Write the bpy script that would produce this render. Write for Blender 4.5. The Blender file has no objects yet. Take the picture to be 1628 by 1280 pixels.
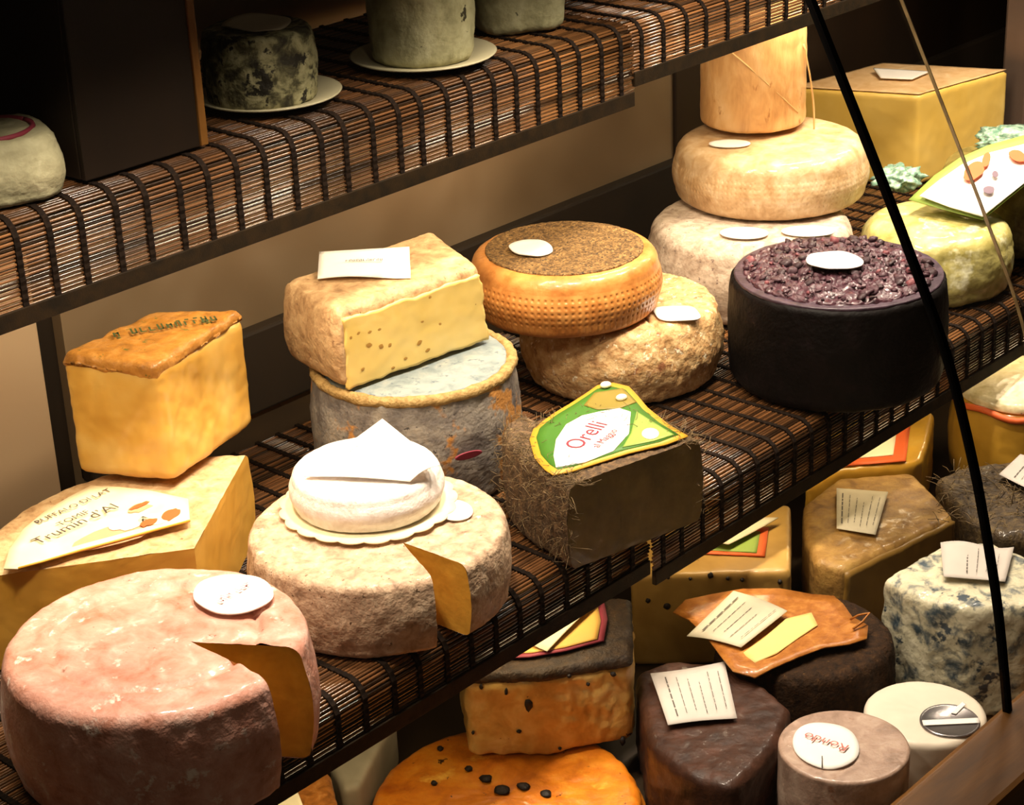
import bpy, bmesh, math, random
from mathutils import Vector, Matrix, noise

S = bpy.context.scene
COL = S.collection
random.seed(7)

# ------------------------------------------------------------------ camera
F = 3150.0; CX, CY = 814.0, 640.0          # focal length and centre for a 1628 x 1280 frame
RIGHT = Vector((0.6677, -0.7433, -0.0400)).normalized()
FWD = Vector((0.6685, 0.6230, -0.4061)).normalized()
RIGHT = (RIGHT - FWD * RIGHT.dot(FWD)).normalized()
DOWN = FWD.cross(RIGHT).normalized()
CAM = Vector((-0.9613, -1.0233, 0.85))
cd = bpy.data.cameras.new('camera'); co = bpy.data.objects.new('camera', cd); COL.objects.link(co)
cd.sensor_width = 36.0; cd.lens = F / 1628.0 * 36.0; cd.clip_start = 0.05
m3 = Matrix((RIGHT, -DOWN, -FWD)).transposed()
co.matrix_world = Matrix.Translation(CAM) @ m3.to_4x4()
S.camera = co

# ------------------------------------------------------------------ view, world, lamps
S.view_settings.view_transform = 'Standard'; S.view_settings.look = 'None'
S.view_settings.gamma = 1.0; S.view_settings.use_curve_mapping = False
S.view_settings.exposure = 0.0
w = bpy.data.worlds.new('world'); S.world = w; w.use_nodes = True
w.node_tree.nodes['Background'].inputs[0].default_value = (1.0, 0.72, 0.45, 1)
w.node_tree.nodes['Background'].inputs[1].default_value = 0.022

def area(name, loc, sx, sy, power, col, spread=180, rot=(0, 0, 0)):
    l = bpy.data.lights.new(name, 'AREA'); l.shape = 'RECTANGLE'; l.size = sx; l.size_y = sy
    l.energy = power; l.color = col; l.spread = math.radians(spread)
    o = bpy.data.objects.new(name, l); COL.objects.link(o); o.location = loc; o.rotation_euler = rot
    return o
# canopy spots over the front of the main shelf, above the frame
for x in (-0.18, 0.08, 0.34, 0.60, 0.86, 1.12, 1.38):
    area('canopy_lamp', (x, 0.025, 0.655), 0.06, 0.05, 1.95, (1.0, 0.85, 0.66), 110)
# lamps under the upper shelf, behind its front edge
for x in (-0.25, 0.05, 0.35, 0.65, 0.95, 1.22):
    area('upper_shelf_lamp', (x, 0.235, 0.366), 0.16, 0.02, 0.85, (1.0, 0.80, 0.54), 170, (math.radians(18), 0, 0))
# lamps under the main shelf, behind its front edge
for x in (-0.1, 0.2, 0.5, 0.8, 1.1):
    area('main_shelf_lamp', (x, 0.04, -0.028), 0.16, 0.02, 0.25, (1.0, 0.77, 0.45), 170)

# unseen lamp added as front fill and for glints, behind and above the customer
pl_ = bpy.data.lights.new('fill_lamp', 'POINT'); pl_.energy = 6.5; pl_.color = (1.0, 0.82, 0.58); pl_.shadow_soft_size = 0.05
po_ = bpy.data.objects.new('fill_lamp', pl_); COL.objects.link(po_); po_.location = (-0.75, -1.15, 1.45)

# ------------------------------------------------------------------ helpers
def at(px, py, z):
    """point of the horizontal plane z under a pixel (used to read lay-out points on shelf and cheese tops)"""
    d = RIGHT * ((px - CX) / F) + DOWN * ((py - CY) / F) + FWD
    return CAM + d * ((z - CAM.z) / d.z)

def lin(h):
    h = h.lstrip('#'); o = []
    for i in (0, 2, 4):
        c = int(h[i:i + 2], 16) / 255.0
        o.append(c / 12.92 if c <= 0.04045 else ((c + 0.055) / 1.055) ** 2.4)
    return (*o, 1.0)

LOC = {}
def thing(name, label, cat, loc=(0, 0, 0), group=None):
    o = bpy.data.objects.new(name, None); COL.objects.link(o); o.location = loc
    o.empty_display_size = 0.02
    o['label'] = label; o['category'] = cat
    if group: o['group'] = group
    LOC[o.name] = Vector(loc)
    return o

def part(name, me, mat, parent, smooth=True, label=None):
    """me in world coordinates; becomes a child of parent (thing or part)"""
    L = LOC[parent.name]
    for v in me.vertices: v.co -= L
    me.materials.clear(); me.materials.append(mat)
    if smooth and len(me.polygons): me.polygons.foreach_set('use_smooth', [True] * len(me.polygons))
    me.update(); me.name = name
    o = bpy.data.objects.new(name, me); COL.objects.link(o); o.parent = parent
    LOC[o.name] = L
    if label: o['label'] = label
    return o

def single(name, me, mat, label, cat, loc, smooth=True, group=None):
    """a top-level thing that is one mesh"""
    loc = Vector(loc)
    for v in me.vertices: v.co -= loc
    me.materials.append(mat)
    if smooth: me.polygons.foreach_set('use_smooth', [True] * len(me.polygons))
    o = bpy.data.objects.new(name, me); COL.objects.link(o); o.location = loc
    o['label'] = label; o['category'] = cat
    if group: o['group'] = group
    LOC[o.name] = loc
    return o

def struct(name, me, mat, smooth=False):
    me.materials.append(mat)
    o = bpy.data.objects.new(name, me); COL.objects.link(o); o['kind'] = 'structure'
    LOC[o.name] = Vector((0, 0, 0))
    if smooth: me.polygons.foreach_set('use_smooth', [True] * len(me.polygons))
    return o

def mesh(v, f, name='m'):
    me = bpy.data.meshes.new(name); me.from_pydata([tuple(p) for p in v], [], f); me.update(); return me

def box_me(x0, x1, y0, y1, z0, z1, bev=0.0):
    bm = bmesh.new(); bmesh.ops.create_cube(bm, size=1)
    for v in bm.verts:
        v.co = Vector(((x0 + x1) / 2 + v.co.x * (x1 - x0), (y0 + y1) / 2 + v.co.y * (y1 - y0), (z0 + z1) / 2 + v.co.z * (z1 - z0)))
    if bev: bmesh.ops.bevel(bm, geom=bm.edges[:], offset=bev, segments=2, affect='EDGES', profile=0.5)
    me = bpy.data.meshes.new('box'); bm.to_mesh(me); bm.free(); return me

def rough(me, amp, scale, seed=0, fn=None, octs=3):
    me.update()
    ns = [v.normal.copy() for v in me.vertices]
    off = Vector((seed * 3.7, seed * 1.9, seed * 5.3))
    for v, n in zip(me.vertices, ns):
        d = amp * (0.55 * noise.fractal((v.co * scale) + off, 1.0, 2.0, octs) + 0.4 * noise.fractal((v.co * scale * 3.6) + off, 1.0, 2.0, 2)) if amp else 0.0
        if fn: d += fn(v.co, n)
        v.co += n * d
    me.update(); return me

def circle_rim(c, r, apex):
    cx, cy = c[0] - apex[0], c[1] - apex[1]
    def R(th):
        dx, dy = math.cos(th), math.sin(th)
        b = dx * cx + dy * cy
        return b + math.sqrt(max(0.0, b * b - (cx * cx + cy * cy - r * r)))
    return R

def profile(h, rt, rb, bulge, n=16):
    """(inset, z) list from the rounded top shoulder down to the bottom"""
    out = []
    for i in range(7):
        a = i / 6 * math.pi / 2
        out.append((rt * (1 - math.sin(a)), h - rt * (1 - math.cos(a))))
    for i in range(1, n):
        t = i / n
        z = h - rt - (h - rt - rb) * t
        out.append((-bulge * math.sin(math.pi * t), z))
    for i in range(7):
        a = i / 6 * math.pi / 2
        out.append((rb * (1 - math.cos(a)), rb * (1 - math.sin(a))))
    return out

def polar(apex, R, th0, th1, z0, prof, nseg=140, rings=14, dome=0.0, full=False, squash=None):
    """body swept round the apex between two angles; returns a mesh without the cut faces"""
    V, Fc = [], []
    n = nseg if full else nseg + 1
    ths = [th0 + (th1 - th0) * i / nseg for i in range(n)]
    rows = []
    htop = prof[0][1]
    for k in range(rings + 1):
        rows.append(('t', k / rings))
    for p in prof[1:]: rows.append(('p', p))
    for s in (0.66, 0.33, 0.0): rows.append(('b', s))
    for kind, q in rows:
        for th in ths:
            r = R(th); d = (math.cos(th), math.sin(th))
            if kind == 't':
                rr = (r - prof[0][0]) * q; z = htop + dome * (1 - q * q)
            elif kind == 'p':
                rr = max(r - q[0], 0); z = q[1]
            else:
                rr = (r - prof[-1][0]) * q; z = prof[-1][1]
            V.append((apex[0] + d[0] * rr, apex[1] + d[1] * rr, z0 + z))
    for a in range(len(rows) - 1):
        for i in range(n if full else n - 1):
            j = (i + 1) % n
            Fc.append((a * n + i, (a + 1) * n + i, (a + 1) * n + j, a * n + j))
    me = mesh(V, Fc)
    bm = bmesh.new(); bm.from_mesh(me)
    bmesh.ops.remove_doubles(bm, verts=bm.verts[:], dist=1e-6)
    bmesh.ops.recalc_face_normals(bm, faces=bm.faces[:])
    bm.to_mesh(me); bm.free(); return me

def cut(apex, R, th, z0, prof, nu=26, dome=0.0, amp=0.0008, seed=1, flip=False):
    """flat cut face from the apex to the rim along one angle"""
    V, Fc = [], []
    d = (math.cos(th), math.sin(th)); r = R(th)
    for a, (ins, z) in enumerate(prof):
        for i in range(nu + 1):
            s = i / nu; rr = (r - ins) * s
            zz = z + (dome * (1 - s * s) if a == 0 else 0)
            V.append((apex[0] + d[0] * rr, apex[1] + d[1] * rr, z0 + zz))
    n = nu + 1
    for a in range(len(prof) - 1):
        for i in range(nu):
            q = (a * n + i, (a + 1) * n + i, (a + 1) * n + i + 1, a * n + i + 1)
            Fc.append(q[::-1] if flip else q)
    me = mesh(V, Fc)
    bm = bmesh.new(); bm.from_mesh(me)
    bmesh.ops.remove_doubles(bm, verts=bm.verts[:], dist=1e-6); bm.to_mesh(me); bm.free()
    return rough(me, amp, 60, seed) if amp else me

def block(poly, z0, z1, bev=0.006, vox=0.0026, top=None, smooth=3, amp=0.0012, scale=35, seed=0, fn=None):
    """solid on a polygon; its edges rounded, its surface slightly uneven"""
    n = len(poly); top = top or poly
    V = [(p[0], p[1], z0) for p in poly] + [(p[0], p[1], z1) for p in top]
    area2 = sum(poly[i][0] * poly[(i + 1) % n][1] - poly[(i + 1) % n][0] * poly[i][1] for i in range(n))
    idx = list(range(n)) if area2 > 0 else list(range(n))[::-1]
    Fc = [tuple(idx[::-1]), tuple(i + n for i in idx)]
    for k in range(n):
        a, b = idx[k], idx[(k + 1) % n]; Fc.append((a, b, b + n, a + n))
    me = mesh(V, Fc, 'tmp')
    o = bpy.data.objects.new('tmp', me); COL.objects.link(o)
    b = o.modifiers.new('b', 'BEVEL'); b.width = bev; b.segments = 3; b.limit_method = 'NONE'
    r = o.modifiers.new('r', 'REMESH'); r.mode = 'VOXEL'; r.voxel_size = vox
    if smooth:
        s = o.modifiers.new('s', 'SMOOTH'); s.iterations = smooth; s.factor = 0.5
    dg = bpy.context.evaluated_depsgraph_get()
    out = bpy.data.meshes.new_from_object(o.evaluated_get(dg))
    bpy.data.objects.remove(o); bpy.data.meshes.remove(me)
    out.materials.clear()
    return rough(out, amp, scale, seed, fn)

def patch(bl, br, tr, tl, nu=40, nv=20, off=0.0015, edge=0.002, amp=0.0007, seed=0, bulge=0.0, inset=0.0):
    """uneven skin over a flat side of a block (cut face, rind, wrapper)"""
    bl, br, tr, tl = [Vector(p) for p in (bl, br, tr, tl)]
    nrm = (br - bl).cross(tl - bl).normalized()
    ctr = (bl + br + tr + tl) / 4
    flip = nrm.dot(CAM - ctr) < 0
    if flip: nrm = -nrm
    V, Fc = [], []
    for j in range(nv + 1):
        for i in range(nu + 1):
            u = i / nu; v = j / nv
            e = edge * noise.fractal(Vector((u * 9, v * 6, seed * 3.1)), 1, 2, 3)
            e2 = edge * noise.fractal(Vector((u * 9 + 40, v * 6, seed * 3.1)), 1, 2, 3)
            uu = inset + u * (1 - 2 * inset); vv = inset + v * (1 - 2 * inset)
            p = (bl * (1 - uu) + br * uu) * (1 - vv) + (tl * (1 - uu) + tr * uu) * vv
            p += (br - bl).normalized() * e + (tl - bl).normalized() * e2
            p += nrm * (off + bulge * math.sin(math.pi * u) * math.sin(math.pi * v) + amp * noise.fractal(p * 60, 1, 2, 3))
            V.append(p)
    n = nu + 1
    for j in range(nv):
        for i in range(nu):
            q = (j * n + i, j * n + i + 1, (j + 1) * n + i + 1, (j + 1) * n + i)
            Fc.append(q[::-1] if flip else q)
    # turn the border back into the body so that the skin has a real edge
    border = [i for i in range(n)] + [j * n + nu for j in range(1, nv + 1)] + [nv * n + i for i in range(nu - 1, -1, -1)] + [j * n for j in range(nv - 1, 0, -1)]
    base = len(V)
    for b in border: V.append(V[b] - nrm * (off + 0.003))
    m = len(border)
    for k in range(m):
        q = (border[k], base + k, base + (k + 1) % m, border[(k + 1) % m])
        Fc.append(q[::-1] if flip else q)
    return mesh(V, Fc)

def sheet(pts, nu=14, nv=10, curl=None, thick=0.0006):
    """four-cornered paper (bl, br, tr, tl) with thickness"""
    bl, br, tr, tl = [Vector(p) for p in pts]
    nrm = (br - bl).cross(tl - bl).normalized()
    if nrm.z < 0: nrm = -nrm
    V, Fc = [], []
    for s in (0, 1):
        for j in range(nv + 1):
            for i in range(nu + 1):
                u = i / nu; v = j / nv
                p = (bl * (1 - u) + br * u) * (1 - v) + (tl * (1 - u) + tr * u) * v
                if curl: p = p + nrm * curl(u, v)
                V.append(p + nrm * thick * s)
    n = nu + 1; m = n * (nv + 1)
    for j in range(nv):
        for i in range(nu):
            q = (j * n + i, j * n + i + 1, (j + 1) * n + i + 1, (j + 1) * n + i)
            Fc.append(q[::-1]); Fc.append(tuple(k + m for k in q))
    border = [i for i in range(n)] + [j * n + nu for j in range(1, nv + 1)] + [nv * n + i for i in range(nu - 1, -1, -1)] + [j * n for j in range(nv - 1, 0, -1)]
    for k in range(len(border)):
        a, b = border[k], border[(k + 1) % len(border)]
        Fc.append((a, b, b + m, a + m))
    me = mesh(V, Fc)
    bm = bmesh.new(); bm.from_mesh(me); bmesh.ops.recalc_face_normals(bm, faces=bm.faces[:]); bm.to_mesh(me); bm.free()
    return me

def outline_sheet(pts, thick=0.001, curl=None, dens=None):
    """flat card with any outline (list of 3D points in order)"""
    n = len(pts); pts = [Vector(p) for p in pts]
    c = sum(pts, Vector()) / n
    V, Fc = [], []
    K = 6
    up = Vector((0, 0, 1))
    nrm = Vector()
    for i in range(n): nrm += (pts[i] - c).cross(pts[(i + 1) % n] - c)
    nrm.normalize()
    if nrm.z < 0: nrm = -nrm
    for s in (0, 1):
        V.append(c + nrm * thick * s + (nrm * curl(c, 0.0) if curl else Vector()))
        for k in range(1, K + 1):
            for p in pts:
                q = c + (p - c) * (k / K)
                V.append(q + nrm * thick * s + (nrm * curl(q, k / K) if curl else Vector()))
    m = 1 + K * n
    for s in (0, 1):
        o = s * m
        for i in range(n):
            j = (i + 1) % n
            Fc.append((o, o + 1 + i, o + 1 + j))
            for k in range(K - 1):
                a = o + 1 + k * n
                Fc.append((a + i, a + n + i, a + n + j, a + j))
    e = 1 + (K - 1) * n
    for i in range(n):
        j = (i + 1) % n
        Fc.append((e + i, e + j, m + e + j, m + e + i))
    me = mesh(V, Fc)
    bm = bmesh.new(); bm.from_mesh(me); bmesh.ops.recalc_face_normals(bm, faces=bm.faces[:]); bm.to_mesh(me); bm.free()
    return me

def oval(c, u, v, thick=0.001, n=40, fold=0.0):
    c, u, v = Vector(c), Vector(u), Vector(v)
    pts = [c + u * math.cos(i / n * 2 * math.pi) + v * math.sin(i / n * 2 * math.pi) for i in range(n)]
    return outline_sheet(pts, thick, (lambda p, k: fold * k * k * (0.5 + noise.noise(p * 40))) if fold else None)

def text(s, origin, ux, uy, size, shear=0.0, extr=0.0):
    """lettering as a thin mesh in the plane of ux, uy, centred on origin"""
    cu = bpy.data.curves.new('t', 'FONT'); cu.body = s; cu.size = 1.0; cu.align_x = 'CENTER'; cu.align_y = 'CENTER'
    cu.shear = shear; cu.resolution_u = 3
    o = bpy.data.objects.new('t', cu); COL.objects.link(o)
    dg = bpy.context.evaluated_depsgraph_get()
    me = bpy.data.meshes.new_from_object(o.evaluated_get(dg))
    bpy.data.objects.remove(o); bpy.data.curves.remove(cu)
    ux, uy = Vector(ux).normalized(), Vector(uy)
    uy = (uy - ux * uy.dot(ux)).normalized(); O = Vector(origin)
    for v in me.vertices: v.co = O + ux * (v.co.x * size) + uy * (v.co.y * size)
    me.materials.clear(); return me

def scribble(n, origin, ux, uy, width, height, seed=0, rows=1):
    """illegible small print: short upright strokes and bars in a row"""
    rnd = random.Random(seed); V, Fc = [], []
    ux, uy = Vector(ux).normalized(), Vector(uy); uy = (uy - ux * uy.dot(ux)).normalized(); O = Vector(origin)
    for r_ in range(rows):
        oy = (r_ - (rows - 1) / 2) * -height * 1.7
        for k in range(n):
            x = (k + 0.5) / n * width - width / 2; w_ = width / n * 0.34; hh = height * rnd.uniform(0.6, 1.0)
            if rnd.random() < 0.1: continue
            bars = [(x - w_, x - w_ * 0.35, -height / 2, -height / 2 + hh)]
            bars.append((x - w_ * 0.35, x + w_, *rnd.choice([(-height / 2, -height * 0.32), (-height * 0.1, height * 0.1), (height * 0.3, height / 2)])))
            if rnd.random() < 0.5: bars.append((x + w_ * 0.4, x + w_, -height / 2, -height / 2 + hh))
            for a, b, c_, d_ in bars:
                q = len(V); V += [O + ux * a + uy * (c_ + oy), O + ux * b + uy * (c_ + oy), O + ux * b + uy * (d_ + oy), O + ux * a + uy * (d_ + oy)]; Fc.append((q, q + 1, q + 2, q + 3))
    return mesh(V, Fc)

def join(ms):
    V, Fc = [], []
    for me in ms:
        b = len(V); V += [v.co.copy() for v in me.vertices]
        Fc += [tuple(b + i for i in p.vertices) for p in me.polygons]
        bpy.data.meshes.remove(me)
    return mesh(V, Fc)

def tube(pts, r, n=6):
    V, Fc = [], []
    pts = [Vector(p) for p in pts]
    for k, p in enumerate(pts):
        t = (pts[min(k + 1, len(pts) - 1)] - pts[max(k - 1, 0)]).normalized()
        a = t.cross(Vector((0.3, 0.2, 1))).normalized(); b = t.cross(a)
        for i in range(n):
            an = i / n * 2 * math.pi
            V.append(p + (a * math.cos(an) + b * math.sin(an)) * r)
    for k in range(len(pts) - 1):
        for i in range(n):
            j = (i + 1) % n
            Fc.append((k * n + i, k * n + j, (k + 1) * n + j, (k + 1) * n + i))
    Fc.append(tuple(range(n))[::-1]); Fc.append(tuple(len(V) - n + i for i in range(n)))
    return mesh(V, Fc)

def lathe(c, prof, n=48):
    """closed profile list of (r, z) turned round a vertical axis"""
    V, Fc = [], []
    for r, z in prof:
        for i in range(n):
            a = i / n * 2 * math.pi
            V.append((c[0] + r * math.cos(a), c[1] + r * math.sin(a), z))
    for k in range(len(prof) - 1):
        for i in range(n):
            j = (i + 1) % n
            Fc.append((k * n + i, k * n + j, (k + 1) * n + j, (k + 1) * n + i))
    me = mesh(V, Fc)
    bm = bmesh.new(); bm.from_mesh(me); bmesh.ops.remove_doubles(bm, verts=bm.verts[:], dist=1e-6)
    bmesh.ops.recalc_face_normals(bm, faces=bm.faces[:]); bm.to_mesh(me); bm.free(); return me

# ------------------------------------------------------------------ materials
def mat(name, stops, scale=20, detail=6, rough_=0.6, bump=0.3, bscale=80, coat=0.0, metal=0.0, spots=None, sss=0.0, dist=0.4, spec=0.4, stretch=None, alpha=None):
    """procedural skin: noise driven colour stops [(pos, hex)], bump and optional spots (hex, scale, threshold, noise strength)"""
    if scale >= 12: scale *= 2.4; bscale *= 2.6; spots = [(h, q * 2.0, th, so) for h, q, th, so in (spots or [])]
    m = bpy.data.materials.new(name); m.use_nodes = True
    N, Lk = m.node_tree.nodes, m.node_tree.links
    b = N['Principled BSDF']
    tc = N.new('ShaderNodeTexCoord')
    src = tc.outputs['Object']
    if stretch:
        mp = N.new('ShaderNodeMapping'); mp.inputs['Scale'].default_value = stretch
        Lk.new(src, mp.inputs['Vector']); src = mp.outputs['Vector']
    nz = N.new('ShaderNodeTexNoise'); nz.inputs['Scale'].default_value = scale; nz.inputs['Detail'].default_value = detail
    nz.inputs['Distortion'].default_value = dist; nz.inputs['Roughness'].default_value = 0.62
    Lk.new(src, nz.inputs['Vector'])
    rp = N.new('ShaderNodeValToRGB'); Lk.new(nz.outputs['Fac'], rp.inputs['Fac'])
    e = rp.color_ramp.elements
    while len(e) < len(stops): e.new(0.5)
    for k, (p, h) in enumerate(stops):
        e[k].position = p; e[k].color = lin(h)
    colr = rp.outputs['Color']
    for sp in (spots or []):
        h, sc, th, soft = sp[:4]
        n2 = N.new('ShaderNodeTexNoise'); n2.inputs['Scale'].default_value = sc; n2.inputs['Detail'].default_value = 4
        n2.inputs['Roughness'].default_value = 0.7; Lk.new(src, n2.inputs['Vector'])
        mr = N.new('ShaderNodeMapRange'); mr.inputs['From Min'].default_value = th; mr.inputs['From Max'].default_value = th + soft
        Lk.new(n2.outputs['Fac'], mr.inputs['Value'])
        mx = N.new('ShaderNodeMix'); mx.data_type = 'RGBA'
        Lk.new(mr.outputs['Result'], mx.inputs['Factor']); Lk.new(colr, mx.inputs['A']); mx.inputs['B'].default_value = lin(h)
        colr = mx.outputs['Result']
    Lk.new(colr, b.inputs['Base Color'])
    b.inputs['Roughness'].default_value = rough_; b.inputs['Metallic'].default_value = metal
    b.inputs['Coat Weight'].default_value = coat; b.inputs['Coat Roughness'].default_value = 0.12
    b.inputs['Specular IOR Level'].default_value = spec
    if sss:
        b.inputs['Subsurface Weight'].default_value = sss; b.inputs['Subsurface Radius'].default_value = (0.012, 0.007, 0.003); b.inputs['Subsurface Scale'].default_value = 1.0
    if bump:
        n3 = N.new('ShaderNodeTexNoise'); n3.inputs['Scale'].default_value = bscale; n3.inputs['Detail'].default_value = 5
        Lk.new(src, n3.inputs['Vector'])
        bp = N.new('ShaderNodeBump'); bp.inputs['Strength'].default_value = bump; bp.inputs['Distance'].default_value = 0.002
        Lk.new(n3.outputs['Fac'], bp.inputs['Height']); Lk.new(bp.outputs['Normal'], b.inputs['Normal'])
    if alpha is not None: b.inputs['Alpha'].default_value = alpha
    return m

def flat(name, h, rough_=0.6, metal=0.0, coat=0.0, spec=0.4):
    m = bpy.data.materials.new(name); m.use_nodes = True
    b = m.node_tree.nodes['Principled BSDF']
    N, Lk = m.node_tree.nodes, m.node_tree.links
    nz = N.new('ShaderNodeTexNoise'); nz.inputs['Scale'].default_value = 60
    tc = N.new('ShaderNodeTexCoord'); Lk.new(tc.outputs['Object'], nz.inputs['Vector'])
    mx = N.new('ShaderNodeMix'); mx.data_type = 'RGBA'; c = lin(h)
    mx.inputs['A'].default_value = c; mx.inputs['B'].default_value = (c[0] * 0.86, c[1] * 0.86, c[2] * 0.86, 1)
    Lk.new(nz.outputs['Fac'], mx.inputs['Factor']); Lk.new(mx.outputs['Result'], b.inputs['Base Color'])
    b.inputs['Roughness'].default_value = rough_; b.inputs['Metallic'].default_value = metal
    b.inputs['Coat Weight'].default_value = coat; b.inputs['Specular IOR Level'].default_value = spec
    return m

def glass_mat(name, tint=(1, 1, 1, 1), rough_=0.0):
    m = bpy.data.materials.new(name); m.use_nodes = True
    N, Lk = m.node_tree.nodes, m.node_tree.links
    N.remove(N['Principled BSDF']); out = N['Material Output']
    t = N.new('ShaderNodeBsdfTransparent'); t.inputs[0].default_value = tint
    g = N.new('ShaderNodeBsdfGlossy'); g.inputs['Roughness'].default_value = rough_
    lw = N.new('ShaderNodeLayerWeight'); lw.inputs['Blend'].default_value = 0.5
    pw = N.new('ShaderNodeMath'); pw.operation = 'POWER'; pw.inputs[1].default_value = 4.0; Lk.new(lw.outputs['Facing'], pw.inputs[0])
    ml = N.new('ShaderNodeMath'); ml.operation = 'MULTIPLY_ADD'; ml.inputs[1].default_value = 0.45; ml.inputs[2].default_value = 0.025; Lk.new(pw.outputs[0], ml.inputs[0])
    x = N.new('ShaderNodeMixShader'); Lk.new(ml.outputs[0], x.inputs[0]); Lk.new(t.outputs[0], x.inputs[1]); Lk.new(g.outputs[0], x.inputs[2])
    Lk.new(x.outputs[0], out.inputs['Surface']); return m

M = {}
M['paper'] = flat('white_paper', '#f4efe8', 0.7)
M['tag'] = flat('cream_tag_paper', '#cdc1a4', 0.7)
M['tag_grey'] = flat('grey_white_tag_paper', '#c4bab0', 0.7)
M['ink'] = flat('dark_ink', '#4a3f38', 0.7)
M['ink_soft'] = flat('grey_ink', '#5d554e', 0.7)
M['pink_ink'] = flat('pink_ink', '#e59aa2', 0.7)
M['red_ink'] = flat('red_ink', '#c4746c', 0.7)
M['orange_ink'] = flat('orange_print', '#e0642c', 0.6)
M['green_ink'] = flat('green_print', '#3f701e', 0.5)
M['pale_green'] = flat('pale_green_print', '#8fa84e', 0.5)
M['gold_ink'] = flat('gold_print', '#cf9c30', 0.45)
M['maroon_ink'] = flat('maroon_print', '#8a3040', 0.6)
M['cream_print'] = flat('cream_print', '#f6e9c4', 0.6)
M['stick'] = mat('bamboo_stick', [(0.3, '#3a2817'), (0.5, '#66472c'), (0.72, '#936a42')], 11, 3, 0.24, 0.1, 300, stretch=(0.3, 1, 1), spec=0.6, coat=0.3)
_m = M['stick'].node_tree; _oi = _m.nodes.new('ShaderNodeObjectInfo'); _cr = _m.nodes.new('ShaderNodeValToRGB')      # every stick its own tone
_e = _cr.color_ramp.elements; _e[0].position = 0.1; _e[0].color = (0.16, 0.15, 0.14, 1); _e[1].position = 0.9; _e[1].color = (1.25, 1.1, 0.95, 1)
_mx = _m.nodes.new('ShaderNodeMix'); _mx.data_type = 'RGBA'; _mx.blend_type = 'MULTIPLY'; _mx.inputs['Factor'].default_value = 1.0
_bs = _m.nodes['Principled BSDF']; _src = _bs.inputs['Base Color'].links[0].from_socket
_m.links.new(_oi.outputs['Random'], _cr.inputs['Fac']); _m.links.new(_src, _mx.inputs['A']); _m.links.new(_cr.outputs['Color'], _mx.inputs['B']); _m.links.new(_mx.outputs['Result'], _bs.inputs['Base Color'])
M['cord'] = mat('dark_cord', [(0.3, '#0e0805'), (0.7, '#1e130a')], 60, 3, 0.8, 0.3, 400, spec=0.1)
M['tape'] = mat('edge_tape', [(0.3, '#171006'), (0.7, '#2a1d0c')], 30, 3, 0.7, 0.2, 300, spec=0.15)
M['shelf'] = mat('shelf_board_paint', [(0.3, '#20160c'), (0.7, '#33240f')], 8, 3, 0.5, 0.1)
M['wall'] = mat('brushed_back_panel', [(0.3, '#8a7559'), (0.5, '#a28c6e'), (0.7, '#b8a386')], 3.5, 3, 0.34, 0.04, 60, metal=0.5)
M['wall_light'] = mat('pale_back_panel', [(0.3, '#b99b7a'), (0.7, '#d2b896')], 3, 2, 0.45, 0.03, 60, metal=0.3)
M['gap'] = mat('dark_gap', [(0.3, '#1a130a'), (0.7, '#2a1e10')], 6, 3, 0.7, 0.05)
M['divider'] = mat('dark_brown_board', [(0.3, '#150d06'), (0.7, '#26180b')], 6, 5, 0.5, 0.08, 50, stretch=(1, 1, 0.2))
M['deck'] = mat('deck_paint', [(0.3, '#241808'), (0.7, '#3b2910')], 8, 3, 0.6, 0.1)
M['wood'] = mat('brown_wood', [(0.3, '#43290b'), (0.5, '#5e3b12'), (0.7, '#724a1c')], 14, 6, 0.5, 0.15, 120, stretch=(0.15, 1, 1))
M['post_wood'] = mat('post_wood', [(0.3, '#4a2e10'), (0.5, '#6b4418'), (0.7, '#7e5522')], 14, 6, 0.5, 0.15, 120, stretch=(1, 1, 0.15))
M['rubber'] = flat('black_rubber', '#050404', 0.9, spec=0.05)
M['steel'] = flat('dull_steel', '#7d6a5e', 0.4, 0.6)
M['glass'] = glass_mat('clear_glass')
M['edge_glass'] = mat('polished_glass_edge', [(0.3, '#b49c70'), (0.7, '#d0ba8c')], 8, 2, 0.15, 0, spec=0.8)
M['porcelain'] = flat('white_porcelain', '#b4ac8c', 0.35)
M['string'] = flat('hemp_string', '#cfa870', 0.8)
M['film'] = glass_mat('cling_film', (0.97, 0.97, 0.95, 1), 0.12)

# ------------------------------------------------------------------ the display case
struct('wall_back', box_me(0.045, 1.00, 0.50, 0.52, -0.30, 0.80), M['wall'])
struct('wall_back_shade', box_me(1.00, 2.1, 0.495, 0.52, -0.30, 0.80, 0.002), M['divider'])  # right part of the back wall, its shade put into a darker colour
struct('trim_1', box_me(-0.02, 0.06, 0.515, 0.53, -0.30, 0.80), M['gap'])
struct('wall_left', box_me(-0.9, 0.009, 0.485, 0.52, -0.30, 0.80, 0.003), M['wall_light'])
struct('wall_right', box_me(1.98, 2.02, -0.30, 0.53, -0.30, 0.80), M['gap'])
struct('dark_strip_back', box_me(0.045, 2.0, 0.484, 0.505, -0.004, 0.088, 0.003), M['gap'])  # plain dark strip along the foot of the back wall
struct('floor', box_me(-0.9, 2.0, -0.33, 0.52, -0.25, -0.23), M['deck'])
struct('trim_2', box_me(-0.9, 2.0, -0.372, -0.300, -0.34, -0.15, 0.006), M['wood'])
struct('trim_3', box_me(1.505, 1.56, 0.27, 0.31, 0.004, 0.80, 0.004), M['steel'])

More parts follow.
